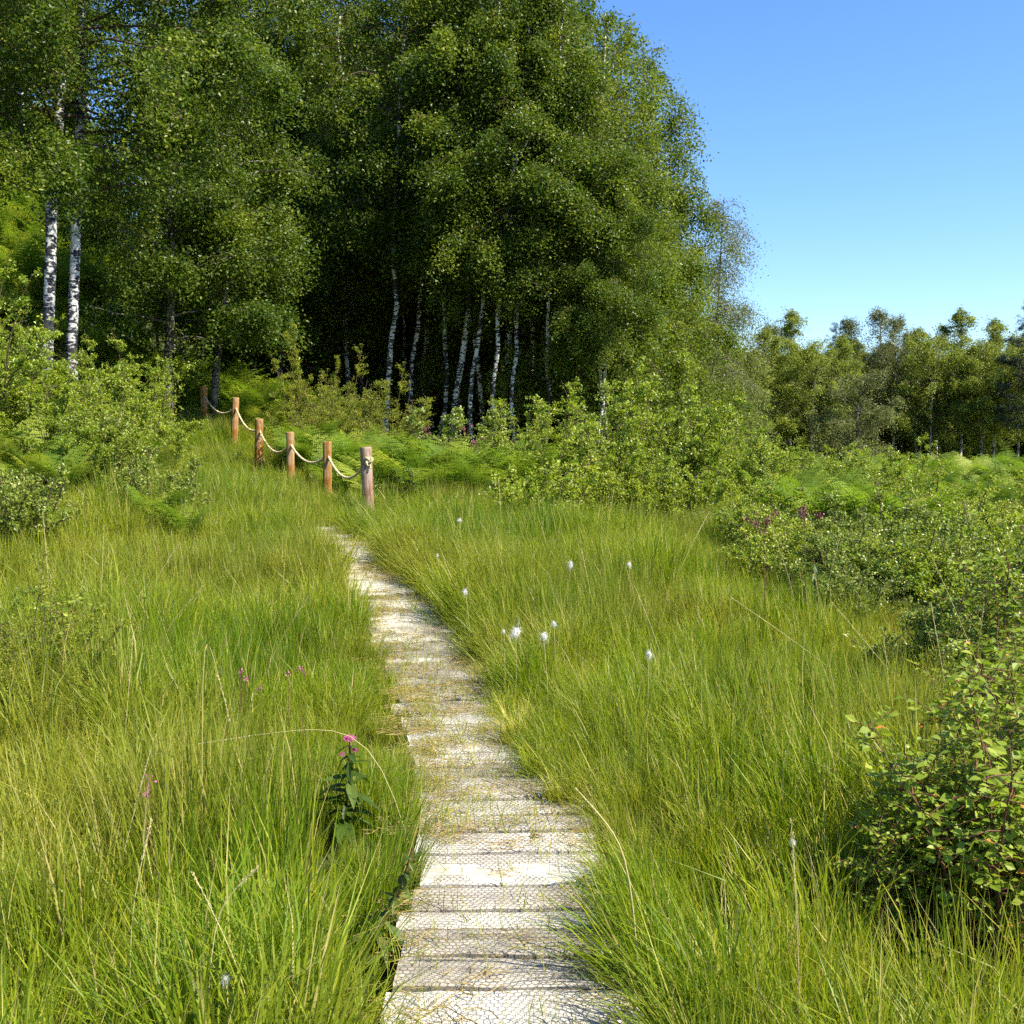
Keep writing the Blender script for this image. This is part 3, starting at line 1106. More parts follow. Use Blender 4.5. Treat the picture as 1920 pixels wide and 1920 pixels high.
for pr_, px, Y_, s_, ln, lb, g in front:
    tree(pr_, px, Y_, s_, lb, ln, GW, mats={'trunk': M['shaded_bark']} if pr_ == 'near_birch' else None)
tree('rowan', 405, 21.5, .95, 'bushy rowan with low boughs reaching toward the dark hollow', .06, name='rowan_tree')
tree('rowan', 318, 20.5, 1.0, 'dense leafy rowan right behind the two leaning birches', 0, name='rowan_tree')
tree('near_birch', 350, 25.5, .60, 'broad birch crown above the two rowans, below the patch of sky', .0)
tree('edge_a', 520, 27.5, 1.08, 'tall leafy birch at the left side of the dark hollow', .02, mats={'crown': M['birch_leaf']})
# the wood behind the front row
GD = 'shaded trees deeper in the wood'
k = 0
rg = random.Random(9)
for row, (Y_, x0, x1, st) in enumerate([(29, -8, 3.6, 1.25), (32, -11, 4.2, 1.5), (35.5, -14, 4.8, 1.8), (40, -20, 5, 2.4), (46, -26, 5, 3.0)]):
    xx = x0
    while xx < x1:
        px = 960 + xx / Y_ * F_PX
        pr_ = rg.choice(['birch_a', 'birch_b', 'birch_c', 'birch_d', 'edge_a', 'birch_d'])
        yy = Y_ + rg.uniform(-1, 1)
        topcap = 1.0
        if xx > 1.0:
            pr_ = rg.choice(['edge_a', 'edge_b'])
            topcap = .86 - .03 * (xx - 1)
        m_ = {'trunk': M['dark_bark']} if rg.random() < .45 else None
        if not (150 < px < 420):
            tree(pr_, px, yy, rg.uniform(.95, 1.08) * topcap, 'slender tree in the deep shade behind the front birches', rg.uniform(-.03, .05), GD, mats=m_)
        xx += st * rg.uniform(.75, 1.25)
for px, Y_, s_ in [(60, 30, .72), (180, 34, .66), (300, 33, .5), (240, 42, .62), (380, 38, .55), (120, 44, .7), (330, 46, .6), (-60, 26, .9), (20, 38, .8)]:
    tree(rg.choice(['birch_d', 'birch_a', 'near_birch']), px, Y_, s_, 'tree on the steep slope high behind the leaning birches', 0, 'trees high on the left slope')
# understorey that closes the hollow
for px, Y_, s_ in [(480, 31, .62), (560, 33, .7), (640, 34, .72), (720, 32, .66), (800, 33, .7), (880, 31, .62), (960, 32, .6), (1040, 31, .55), (1120, 32, .6), (1200, 34, .55), (400, 29, .55), (590, 38, .9), (760, 39, .85), (900, 38, .8), (1060, 38, .7)]:
    tree('rowan', px, Y_, s_, 'low shaded rowan filling the dark ground under the birches', 0, 'understorey of the dark wood', name='rowan_tree')

for px in range(420, 1280, 60):
    tree('grey_willow', px + rg.uniform(-15, 15), 35 + rg.uniform(-2, 3), rg.uniform(.8, 1.1), 'dark bush on the floor of the near wood behind the trunks', 0, 'bushes on the floor of the near wood', name='willow_bush', cat='bush', mats={'crown': M['birch_leaf']})

# far wood across the marsh
GF = 'trees along the far side of the marsh'
far = [
    ('far_birch_low', 1335, 46, 0.62, 'short leafy birch at the left end of the far wood'),
    ('far_birch_low', 1385, 50, 0.72, 'yellow-green birch where the far wood meets the near wood'),
    ('far_birch', 1425, 55, 0.78, 'leafy birch left of the round-topped tree of the far wood'),
    ('far_birch', 1480, 57, 0.9, 'tall round-topped birch, first high crown of the far wood'),
    ('far_birch_low', 1520, 54, 0.8, 'broad birch in front of the dark pine tip'),
    ('far_thin', 1640, 58, 0.86, 'airy birch with forked pale limbs right of the pine tip'),
    ('far_thin', 1600, 59, 0.82, 'airy grey-green birch close to the pine tip'),
    ('far_birch', 1570, 55, 0.74, 'green birch behind the round grey willow'),
    ('far_thin', 1672, 56, 0.8, 'thin-crowned birch with a bluish straight stem'),
    ('far_birch', 1715, 57, 0.8, 'birch left of the tallest dense far crown'),
    ('far_birch_low', 1745, 54, 0.82, 'leafy low birch with a bare foot over the bracken'),
    ('far_birch', 1800, 55, 0.88, 'dense pointed birch with a long white stem, tallest of the far wood'),
    ('far_birch', 1862, 56, 0.84, 'birch with a bent pale stem next to the pointed one'),
    ('far_birch_low', 1838, 53, 0.78, 'small leafy birch between the pointed and the bent birch'),
    ('far_birch_low', 1905, 52, 0.82, 'birch half in the shade of the dark pine at the frame edge'),
    ('far_birch', 1958, 55, 0.86, 'birch cut by the right frame edge'),
]
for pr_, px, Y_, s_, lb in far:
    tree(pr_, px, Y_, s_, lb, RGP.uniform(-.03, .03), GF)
tree('grey_willow', 1605, 49, .92, 'round grey-green willow bush in front of the far wood', 0, name='willow_bush', cat='bush')
tree('pine_tree', 1568, 62, .82, 'dark pine tip showing between the far birches', 0, name='pine_tree')
tree('pine_tree', 1930, 50, .80, 'dark pine at the right edge of the picture', 0, name='pine_tree')
rg = random.Random(19)
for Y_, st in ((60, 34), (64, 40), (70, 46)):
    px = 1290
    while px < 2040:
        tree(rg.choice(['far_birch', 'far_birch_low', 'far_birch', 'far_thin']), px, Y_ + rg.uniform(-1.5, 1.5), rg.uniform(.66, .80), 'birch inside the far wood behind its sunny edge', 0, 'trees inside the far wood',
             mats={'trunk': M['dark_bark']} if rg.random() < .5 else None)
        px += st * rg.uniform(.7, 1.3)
for px in range(1310, 2010, 26):
    tree('grey_willow', px + rg.uniform(-10, 10), 61 + rg.uniform(-2, 3), rg.uniform(.55, .8), 'low dark bush under the birches of the far wood', 0, 'bushes under the far wood', name='willow_bush', cat='bush', mats={'crown': M['birch_leaf']})


# ------------------------------------------------------------------ shrubs
def make_shrub(key, seed, H, W, n_stem, n_leaf, leaf, mat, up=.9, lw=.66, cone=False, twig='twig'):
    rg = np.random.default_rng(seed)
    sm = MB()
    strands = []
    for k in range(n_stem):
        az = rg.uniform(0, 6.28)
        rr = rg.uniform(0, 1) ** .6
        if cone:
            d = np.array([math.cos(az) * .12 * rr, math.sin(az) * .12 * rr, 1])
        else:
            d = np.array([math.cos(az) * rr * W / H * up, math.sin(az) * rr * W / H * up, 1])
        L_ = H * (1.05 - .35 * rr) * rg.uniform(.6, 1.08) * (1.25 if rg.random() < .15 else 1)
        p0 = np.array([math.cos(az) * rr * W * .18, math.sin(az) * rr * W * .18, -.05])
        st = sub_poly(rg, p0, d, L_, 8, .02 if not cone else 0, .09)
        tube(sm, st, np.linspace(.014, .003, 9), 5)
        nb = int(9 + L_ * 8)
        for q in range(nb):
            v = rg.uniform(.1, 1)
            c = np.array([np.interp(v * 8, np.arange(9), st[:, j]) for j in range(3)])
            dd = unit(rg.normal(0, 1, 3) * [1, 1, .3] + [0, 0, .55])
            l2 = (W * .36 * (1.15 - v) if cone else .16 + .22 * H * .4 * (1.1 - v)) * rg.uniform(.6, 1.2)
            sp = sub_poly(rg, c, dd, l2, 4, .03, .12)
            tube(sm, sp, np.linspace(.004, .0015, 5), 3)
            strands.append(sp)
    S_ = np.array(strands)
    m_ = len(S_)
    wgt = rg.gamma(2.5, 1, m_)
    wgt /= wgt.sum()
    pick = rg.choice(m_, n_leaf, p=wgt)
    tt = rg.uniform(0, 4, n_leaf)
    i0 = np.minimum(tt.astype(int), 3)
    fr = (tt - i0)[:, None]
    c = S_[pick, i0] * (1 - fr) + S_[pick, i0 + 1] * fr + rg.normal(0, .02, (n_leaf, 3))
    ax = unit(rg.normal(0, 1, (n_leaf, 3)) + [0, 0, .1])
    nm = unit(rg.normal(0, .8, (n_leaf, 3)) + [0, 0, 1])
    sz = leaf * rg.uniform(.6, 1.25, n_leaf)
    hgt = rg.normal(0, .12, m_)
    tint = np.clip(.45 + hgt[pick] + rg.normal(0, .17, n_leaf), 0, .93)
    tint = np.where(rg.random(n_leaf) < .012, 1, tint)
    lm = MB()
    leaves(lm, c, ax, nm, sz, tint, width=lw)
    PROTO[key] = [('stems', sm.mesh(key + '_stems', M[twig], True)), ('foliage', lm.mesh(key + '_foliage', M[mat]))]


make_shrub('shrub_a', 201, 2.1, 1.7, 38, 34000, .039, 'shrub_leaf')
make_shrub('shrub_b', 202, 1.65, 1.5, 34, 26000, .037, 'shrub_leaf')
make_shrub('shrub_c', 203, 1.05, 1.1, 28, 13000, .034, 'dull_leaf')
make_shrub('shrub_d', 204, .98, 1.05, 26, 12500, .033, 'shrub_leaf')
make_shrub('lime_a', 205, 1.8, 1.7, 44, 30000, .034, 'lime_leaf', lw=.5)
make_shrub('lime_cone', 206, 2.7, 1.0, 14, 18000, .032, 'lime_leaf', cone=True, lw=.5)
make_shrub('rose', 207, 1.5, 1.5, 30, 17000, .050, 'dull_leaf')
make_shrub('sprig', 208, 1.5, .25, 5, 420, .045, 'lime_leaf', cone=True)

shr = [
    # proto, px, Y, scale, label
    ('shrub_a', 1240, 15.2, 1.12, 'tallest sunlit shrub in the middle, its top under the white-footed birch'),
    ('shrub_a', 1180, 14.6, .92, 'bright leafy shrub on the left flank of the tallest middle shrub'),
    ('shrub_a', 1310, 15.2, .95, 'leafy shrub on the right flank of the tallest middle shrub'),
    ('shrub_b', 1375, 15.8, .95, 'shrub sloping down to the right below the far wood'),
    ('shrub_b', 1270, 13.7, .82, 'dark-bottomed shrub at the grass edge under the tallest middle shrub'),
    ('shrub_b', 1175, 13.5, .80, 'dense shrub at the grass edge right of the yellow leaved sapling'),
    ('shrub_b', 1360, 14.1, .72, 'low shrub at the grass edge left of the dusky flower stems'),
    ('shrub_d', 1025, 12.6, 1.22, 'small yellow-leaved sapling bush at the grass edge by the ferns'),
    ('shrub_a', 1035, 17.0, .92, 'pale-topped shrub in front of the dark hollow'),
    ('shrub_b', 1100, 16.6, .85, 'shrub between the pale-topped one and the tallest middle shrub'),
    ('rose', 880, 17.6, 1.0, 'dull dark rose bush with pink spots under the forked birch'),
    ('rose', 810, 17.0, .95, 'dull bramble bush left of the rose bush, behind the end post'),
    ('rose', 950, 18.5, 1.0, 'dull bush right of the rose bush below the straight birch'),
    ('shrub_b', 970, 15.8, .75, 'green shrub rising out of the bracken band'),
    ('shrub_c', 780, 14.6, .85, 'low leafy shrub in the grass right of the end post'),
    ('lime_cone', 562, 20.3, .98, 'pointed yellow-green bush like a small cone behind the posts'),
    ('lime_cone', 615, 20.8, .78, 'second, shorter pointed yellow-green bush'),
    ('lime_a', 660, 20.0, 1.0, 'wide yellow-green bush right of the pointed ones'),
    ('lime_a', 740, 19.2, .92, 'yellow-green bush sloping down toward the end post'),
    ('lime_a', 600, 18.8, .80, 'yellow-green bush low behind the fourth and fifth posts'),
    ('shrub_a', 262, 15.2, .9, 'big round-leaved shrub left of the farthest post'),
    ('shrub_a', 215, 15.6, .86, 'round-leaved shrub below the slimmer leaning birch'),
    ('shrub_b', 300, 14.2, .62, 'dark-hearted shrub low beside the farthest posts'),
    ('shrub_a', 25, 14.2, .74, 'tall shrub at the left frame edge under the thick birch'),
    ('shrub_b', 120, 14.4, .72, 'shrub in front of the two leaning birches'),
    ('shrub_a', -40, 11.8, .95, 'shrub cut by the left frame edge'),
    ('shrub_b', 60, 12.2, .9, 'broad-leaved shrub at the left above the tall grass'),
    ('shrub_c', 160, 12.0, 1.1, 'low shrub between the left shrubs and the grass'),
    ('shrub_b', 215, 13.3, .80, 'mid-height shrub in the middle of the left thicket'),
    ('shrub_c', 30, 9.8, .95, 'low bramble at the left edge over the grass'),
    ('shrub_c', 285, 11.2, .85, 'small reddish-stemmed bramble in the grass left of the walk'),
    ('shrub_b', 1450, 17.5, .95, 'shrub behind the dusky flower stems'),
    ('shrub_b', 1520, 19.5, .95, 'rounded green shrub in the middle of the right thicket'),
    ('shrub_d', 1600, 16.5, 1.25, 'shrub with a darker heart below the round willow'),
    ('shrub_b', 1640, 20.5, .85, 'shrub beneath the lone tall sprig'),
    ('shrub_c', 1560, 12.4, 1.0, 'greyish low shrub in front of the right ferns'),
    ('shrub_c', 1660, 11.2, 1.05, 'greyish shrub right of the front ferns'),
    ('shrub_d', 1725, 13.6, 1.1, 'light green shrub left of the yellow-green patch'),
    ('shrub_c', 1610, 9.4, .85, 'pale-leaved low shrub in the long grass at right'),
    ('shrub_d', 1700, 8.9, .88, 'low shrub with small pale leaves nearer the right edge'),
    ('shrub_d', 1810, 11.0, 1.0, 'light shrub near the right edge before the meadow strip'),
    ('shrub_d', 1880, 12.6, 1.0, 'yellowish shrub at the right edge before the meadow strip'),
    ('shrub_c', 1875, 9.0, 1.05, 'dark-bottomed shrub at the right edge'),
    ('shrub_c', 1780, 9.6, .8, 'small shrub left of the dark-bottomed one'),
    ('shrub_c', 1885, 6.5, .80, 'shrub with large pale leaves at the right frame edge'),
    ('shrub_d', 1960, 7.4, 1.0, 'shrub cut by the right frame edge'),
    ('shrub_d', 1805, 17.5, .8, 'far light shrub in the marsh beside the yellow-green patch'),
    ('shrub_d', 1900, 21.0, .75, 'far light shrub at the right edge of the marsh'),
    ('lime_a', 50, 5.6, .46, 'low pale yellow-green herb clump in the left foreground grass'),
    ('shrub_c', 30, 7.0, .68, 'small pale shrublet at the left edge of the meadow'),
    ('sprig', 1695, 17.5, .95, 'lone tall leafy sprig standing above the right thicket'),
    ('sprig', 1478, 17.0, .9, 'thin sprig poking out of the thicket before the far wood'),
    ('sprig', 1060, 14.5, .9, 'thin leafy sprig beside the yellow leaved sapling'),
]
SH = {'shrub_a': 'leafy_shrub', 'shrub_b': 'leafy_shrub', 'shrub_c': 'low_shrub', 'shrub_d': 'low_shrub', 'lime_a': 'broom_bush', 'lime_cone': 'broom_bush', 'rose': 'rose_bush', 'sprig': 'birch_sprig'}
GR = {'leafy_shrub': 'tall leafy shrubs around the meadow', 'low_shrub': 'low shrubs at the edge of the grass', 'broom_bush': 'yellow-green bushes behind the posts', 'rose_bush': 'dull rose and bramble bushes', 'birch_sprig': 'thin leafy sprigs'}
for pr_, px, Y_, s_, lb in shr:
    p = on_ground(px, Y_)
    place(pr_, SH[pr_], lb, 'shrub', p, (0, 0, RGP.uniform(0, 6.28)), s_, GR[SH[pr_]])


rgf = np.random.default_rng(77)


def fill(n, box, protos, smin, smax, label, group, keepf):
    done = []
    tries = 0
    while len(done) < n and tries < 4000:
        tries += 1
        x_, y_ = rgf.uniform(box[0], box[1]), rgf.uniform(box[2], box[3])
        if not keepf(x_, y_) or any((x_ - a) ** 2 + (y_ - b) ** 2 < .36 for a, b in done):
            continue
        done.append((x_, y_))
        pr_ = protos[int(rgf.integers(0, len(protos)))]
        place(pr_, SH[pr_], label, 'shrub', (x_, y_, float(ground(x_, y_))), (0, 0, rgf.uniform(0, 6.28)), float(rgf.uniform(smin, smax)), group)


fill(24, (2.4, 7, 6.2, 13.5), ['shrub_c', 'shrub_d', 'shrub_d'],  .6, .85, 'low pale-leaved shrub among many alike in the thicket right of the meadow', 'low shrubs filling the right thicket',
     lambda x_, y_: x_ / y_ < .55 and x_ > 2.4 and not (.30 < x_ / y_ < .37 and 11.5 < y_ < 13.4))
fill(34, (2.6, 16, 13.5, 30), ['shrub_b', 'shrub_d', 'shrub_d', 'shrub_a'], .6, .95, 'leafy shrub among many alike in the marsh before the far wood', 'shrubs filling the marsh',
     lambda x_, y_: x_ / y_ < .37)
fill(18, (-9, -3.2, 10, 17.5), ['shrub_d', 'shrub_b', 'shrub_b', 'shrub_c'], .5, .75, 'leafy shrub among many alike in the left thicket below the birches', 'shrubs filling the left thicket',
     lambda x_, y_: x_ / y_ < -.35 and x_ / y_ > -.56 and y_ > 10.2 + (x_ / y_ + .48) * 17 and not (x_ / y_ > -.36 and y_ > 13))

# ------------------------------------------------------------------ near birch saplings with real leaf outlines
LEAF_OUT = [(0, 0), (.16, .22), (.22, .20), (.34, .37), (.38, .34), (.50, .36), (.54, .31), (.68, .25), (.72, .20), (.86, .09), (1, 0)]


def big_leaves(mb, c, ax, nm, sz, tint, rg, curl=.12, outline=LEAF_OUT, w=1.0):
    ax = unit(ax)
    sd_ = unit(np.cross(nm, ax))
    nn = np.cross(ax, sd_)
    o = np.array(outline)
    n = len(c)
    m_ = len(o)
    cu = curl * rg.uniform(-.4, 1.6, n)[:, None]
    fo = rg.uniform(.1, .5, n)[:, None]
    mid = c[:, None] + ax[:, None] * (o[:, 0] * sz[:, None])[..., None] - nn[:, None] * ((o[:, 0] ** 2) * cu * sz[:, None])[..., None]
    hw = (o[:, 1] * w * sz[:, None])
    lf = mid + sd_[:, None] * hw[..., None] + nn[:, None] * (hw * fo)[..., None]
    rt = mid - sd_[:, None] * hw[..., None] + nn[:, None] * (hw * fo)[..., None]
    V = np.concatenate([mid, lf, rt], 1)
    F = []
    for k in range(m_ - 1):
        F.append([k, k + 1, m_ + k + 1, m_ + k])
        F.append([k + 1, k, 2 * m_ + k, 2 * m_ + k + 1])
    F = (np.arange(n)[:, None, None] * 3 * m_ + np.array(F)[None]).reshape(-1, 4)
    mb.add(V.reshape(-1, 3), F, np.repeat(tint, 3 * m_))


def make_sapling(key, seed, H, W, stems, n_side, leaf, per=9):
    rg = np.random.default_rng(seed)
    sm, lm = MB(), MB()
    C, A_, NM = [], [], []
    for k in range(stems):
        az = rg.uniform(0, 6.28)
        rr = rg.uniform(.2, 1)
        d = np.array([math.cos(az) * rr * W / H, math.sin(az) * rr * W / H, 1])
        st = sub_poly(rg, np.array([math.cos(az) * .04, math.sin(az) * .04, -.05]), d, H * rg.uniform(.65, 1.05), 10, .015, .06)
        tube(sm, st, np.linspace(.008, .0018, 11), 6)
        for q in range(n_side):
            v = rg.uniform(.22, 1)
            c = np.array([np.interp(v * 10, np.arange(11), st[:, j]) for j in range(3)])
            dd = unit(rg.normal(0, 1, 3) * [1, 1, .3] + [0, 0, .45])
            sp = sub_poly(rg, c, dd, rg.uniform(.10, .32) * (1.25 - .6 * v), 6, .03, .12)
            tube(sm, sp, np.linspace(.0028, .0010, 7), 4)
            for e in range(per):
                u = (e + rg.random()) / per
                cc = np.array([np.interp(u * 6, np.arange(7), sp[:, j]) for j in range(3)])
                side = unit(np.cross(sp[-1] - sp[0], [0, 0, 1])) * (1 if e % 2 else -1)
                a_ = unit(side + unit(sp[-1] - sp[0]) * .6 + rg.normal(0, .35, 3) + [0, 0, -.15])
                C.append(cc + a_ * .012)
                A_.append(a_)
                NM.append(unit(rg.normal(0, .45, 3) + [0.15, -.1, 1]))
                tube(sm, np.array([cc, cc + a_ * .012]), .0006, 3)
    C, A_, NM = map(np.array, (C, A_, NM))
    n = len(C)
    tint = np.clip(rg.normal(.45, .18, n), 0, .84)
    tint = np.where(rg.random(n) < .012, 1, tint)
    big_leaves(lm, C, A_, NM, leaf * rg.uniform(.6, 1.2, n), tint, rg)
    PROTO[key] = [('stems', sm.mesh(key + '_stems', M['red_twig'], True)), ('foliage', lm.mesh(key + '_foliage', M['sapling_leaf']))]


make_sapling('sapling_a', 301, 1.05, .62, 15, 24, .043)
make_sapling('sapling_b', 302, .9, .42, 9, 18, .040)
GS = 'young birch saplings in the meadow'
for pr_, px, Y_, s_, lb in [
    ('sapling_a', 1885, 3.2, .86, 'large young birch bush with shiny toothed leaves in the lower right corner'),
    ('sapling_b', 1700, 3.3, .50, 'lowest sprays of birch leaves reaching left from the corner bush over the grass'),
    ('sapling_a', 1905, 4.3, .66, 'birch sapling behind the corner bush, sunlit above its shaded side'),
    ('sapling_a', 1985, 3.9, .9, 'birch bush at the right frame edge behind the large corner one'),
    ('sapling_b', 1775, 3.5, .68, 'smaller birch sapling left of the large corner bush'),
    ('sapling_b', 1900, 5.2, .8, 'birch sapling up the right edge above the corner bush'),
    ('sapling_b', 1905, 6.3, 1.05, 'birch sapling with dark stem at the right edge, in mid meadow'),
    ('sapling_b', 130, 6.1, .78, 'small birch seedling with yellow leaves in the left meadow'),
]:
    p = on_ground(px, Y_)
    place(pr_, 'birch_sapling', lb, 'sapling', p, (0, 0, RGP.uniform(0, 6.28)), s_, GS)

# ------------------------------------------------------------------ posts and rope
POSTS = [(686, 838, 13.0, .070, 'grey_post', -.035), (614, 828, 14.4, .058, 'post', .01), (544, 810, 15.9, .058, 'post', .0), (486, 785, 17.6, .066, 'post', .03), (442, 745, 19.3, .062, 'post', .05), (382, 724, 21.0, .066, 'post', -.01)]
PL = ['weathered grey-brown end post with the knotted rope, nearest of the row',
      'orange-brown post next to the knotted end post', 'slim brown post, third of the row from the knotted one',
      'thick rust-brown post with a pale top, fourth from the knotted one', 'leaning post half hidden in ferns, second farthest', 'farthest dark post at the upper end of the rope']
holes = []
for (px, py, Y_, rad, mt, ln), lb in zip(POSTS, PL):
    tp = at(px, py, Y_)
    x_, y_ = tp[0], Y_
    gz = float(ground(x_, y_))
    hgt = tp[2] - gz
    rg = np.random.default_rng(int(px))
    mb = MB()
    n = 16
    zs = np.array([-.35, 0, .15, .3, .45, .6, .75, .9, hgt - .03, hgt - .008, hgt])
    zs = np.sort(zs)
    sides = 20
    th = np.arange(sides) / sides * 2 * np.pi
    sq = 1 / np.maximum(np.abs(np.cos(th)), np.abs(np.sin(th)))        # rounded square section
    shape = rad * (.72 * 1 + .28 * np.minimum(sq, 1.25)) * (1 + rg.normal(0, .035, sides))
    V = []
    for k, z in enumerate(zs):
        f = 1.0 + rg.normal(0, .01)
        if k == len(zs) - 1:
            f = .9
        V.append(np.stack([np.cos(th) * shape * f, np.sin(th) * shape * f, np.full(sides, z) + (rg.normal(0, .003, sides) if k > 8 else 0)], -1))
    V = np.concatenate(V)
    i = np.arange(len(zs) - 1)[:, None] * sides
    j = np.arange(sides)[None]
    kk = (j + 1) % sides
    tint = rg.uniform(.2, .7)
    mb.add(V, np.stack([i + j, i + kk, i + sides + kk, i + sides + j], -1).reshape(-1, 4), tint)
    topr = V[-sides:]
    mb.add(np.concatenate([topr * [.96, .96, 1], [[0, 0, hgt - .006]]]), np.array([[t, (t + 1) % sides, sides] for t in range(sides)]), 1.6)
    o = obj('rope_post', mb.mesh('rope_post', M[mt], True))
    o.location = (x_, y_, gz)
    o.rotation_euler = (0, ln, rg.uniform(-.3, .3))
    # lean about the ground: keep the top where the photograph has it
    o.location.x -= math.sin(ln) * hgt
    tag(o, lb, 'post', 'wooden posts beside the boardwalk')
    if lb.startswith('thick') or lb.startswith('weathered'):
        o['label'] = lb
    holes.append(np.array([x_ - math.sin(ln) * .16, y_, gz + hgt - .17]))


def rope_mesh(pts, r):
    """three strands laid round the line"""
    mb = MB()
    pts = np.asarray(pts)
    d = unit(np.gradient(pts, axis=0))
    a = unit(np.cross(d, [.1, .2, 1.0]))
    b = np.cross(d, a)
    ln = np.concatenate([[0], np.cumsum(np.linalg.norm(np.diff(pts, axis=0), axis=1))])
    for k in range(3):
        ph = ln / .11 * 2 * np.pi + k * 2.094
        tube(mb, pts + (a * np.cos(ph)[:, None] + b * np.sin(ph)[:, None]) * r * .5, r * .62, 6)
    return mb


line = []
for k in range(5):
    A, B = holes[k], holes[k + 1]
    sag = [.26, .19, .24, .17, .22][k]
    t = np.linspace(0, 1, 60, endpoint=False)
    line.append(A + (B - A) * t[:, None] + np.stack([np.zeros(60), np.zeros(60), -4 * sag * t * (1 - t)], -1))
line.append(holes[-1][None])
line = np.concatenate(line)
rope = obj('rope', rope_mesh(line, .017).mesh('rope', M['rope'], True))
tag(rope, 'thick pale rope hanging in loops through the row of posts', 'rope')
# the knot at the end post: a lumpy overhand knot in front of the hole
h0 = holes[0] + np.array([.035, -.075, 0])
t = np.linspace(0, 2 * np.pi, 90)
kn = np.stack([(np.sin(t) + 2 * np.sin(2 * t)) * .017, -np.sin(3 * t) * .020, (np.cos(t) - 2 * np.cos(2 * t)) * .017], -1) + h0
kb = rope_mesh(kn, .016)
tail = np.linspace(0, 1, 12)[:, None] * np.array([.02, -.02, -.07]) + h0 + [.01, 0, -.02]
tube(kb, tail, .012, 6, cap=True)
tube(kb, np.array([holes[0] + [0, .0, 0], holes[0] + [.01, -.04, 0], h0]), .017, 8)
obj('knot', kb.mesh('knot', M['rope'], True), rope)


# ------------------------------------------------------------------ herbs and flowers
def lance(w=1.0):
    return [(0, 0), (.12, .07), (.15, .06), (.28, .13), (.31, .12), (.45, .15), (.48, .135), (.62, .12), (.65, .105), (.8, .06), (1, 0)]


def agrimony(name, label, px, Y_, py_top, flower=True, scale=1.0, lean=.12, seed=1, mat='herb_leaf'):
    rg = np.random.default_rng(seed)
    top = at(px, py_top, Y_)
    g = np.array([top[0] - lean * (top[2]), Y_, 0.0])
    g[2] = float(ground(g[0], Y_))
    t = thing(name, label, 'flower', g)
    H = top[2] - g[2]
    vec = top - g
    u = np.linspace(0, 1, 12)
    st = vec[None] * u[:, None] + np.stack([.02 * np.sin(u * 3), .01 * np.sin(u * 5), 0 * u], -1)
    sm = MB()
    tube(sm, st, np.linspace(.005, .003, 12), 7)
    C, A_, NM, SZ = [], [], [], []
    pairs = 19
    for k in range(pairs):
        v = .14 + .80 * k / (pairs - 1) + rg.normal(0, .012)
        c = np.array([np.interp(v, u, st[:, j]) for j in range(3)])
        for sgn in (0, 1, .5) if k % 2 == 0 else (0, 1):
            az = k * 1.57 + sgn * math.pi + rg.normal(0, .5)
            C.append(c)
            A_.append([math.cos(az), math.sin(az), rg.uniform(-.6, .5)])
            NM.append(unit(np.array([0, 0, 1]) + rg.normal(0, .2, 3)))
            SZ.append(.15 * (1.15 - .62 * v) * rg.uniform(.5, 1.3) * scale)
    lm = MB()
    big_leaves(lm, np.array(C), np.array(A_), np.array(NM), np.array(SZ), rg.uniform(.1, .9, len(C)), rg, curl=.5, outline=lance(), w=1.1)
    obj('stem', sm.mesh('stem', M['red_twig'], True), t)
    obj('leaves', lm.mesh('herb_leaves', M[mat]), t)
    if flower:
        for cx_, cz_, sp, nn_ in ((0, 0, .026, 130), (.022, -.045, .011, 36), (-.03, -.06, .008, 16)):
            fm = MB()
            tube(fm, np.array([st[-2] * .6 + st[-1] * .4, st[-1] + [cx_, 0, cz_ - .012]]), .0015, 4)
            for q in range(nn_):
                d = unit(rg.normal(0, 1, 3))
                d[2] = abs(d[2]) * .8 - .1
                p = st[-1] + [cx_, 0, cz_] + d * sp * rg.uniform(.5, 1)
                # a floret: a small four-lobed star
                ax = unit(d + rg.normal(0, .4, 3))
                e1 = unit(np.cross(ax, [.3, .5, .8]))
                e2 = np.cross(ax, e1)
                r_ = .0045
                V = [p]
                for w in range(8):
                    rr = r_ * (1 if w % 2 == 0 else .4)
                    V.append(p + e1 * math.cos(w * .785) * rr + e2 * math.sin(w * .785) * rr + ax * (.004 if w % 2 == 0 else .001))
                fm.add(V, np.array([[0, 1 + w, 1 + (w + 1) % 8] for w in range(8)]))
            obj('flower_head', fm.mesh('flower_head', M['pink']), t)
    return t


agrimony('hemp_agrimony', 'leafy herb with a bright pink flower head beside the left edge of the walk', 655, 4.15, 1385, True, 1.0, .13, 1)
agrimony('leafy_herb', 'budding purplish herb leaning over the plank edge in front of the pink flower', 772, 3.2, 1590, False, .62, .45, 2)
agrimony('leafy_herb', 'dark broad-leaved herb standing in the long grass at right', 1525, 8.4, 1050, False, 1.25, .02, 3)


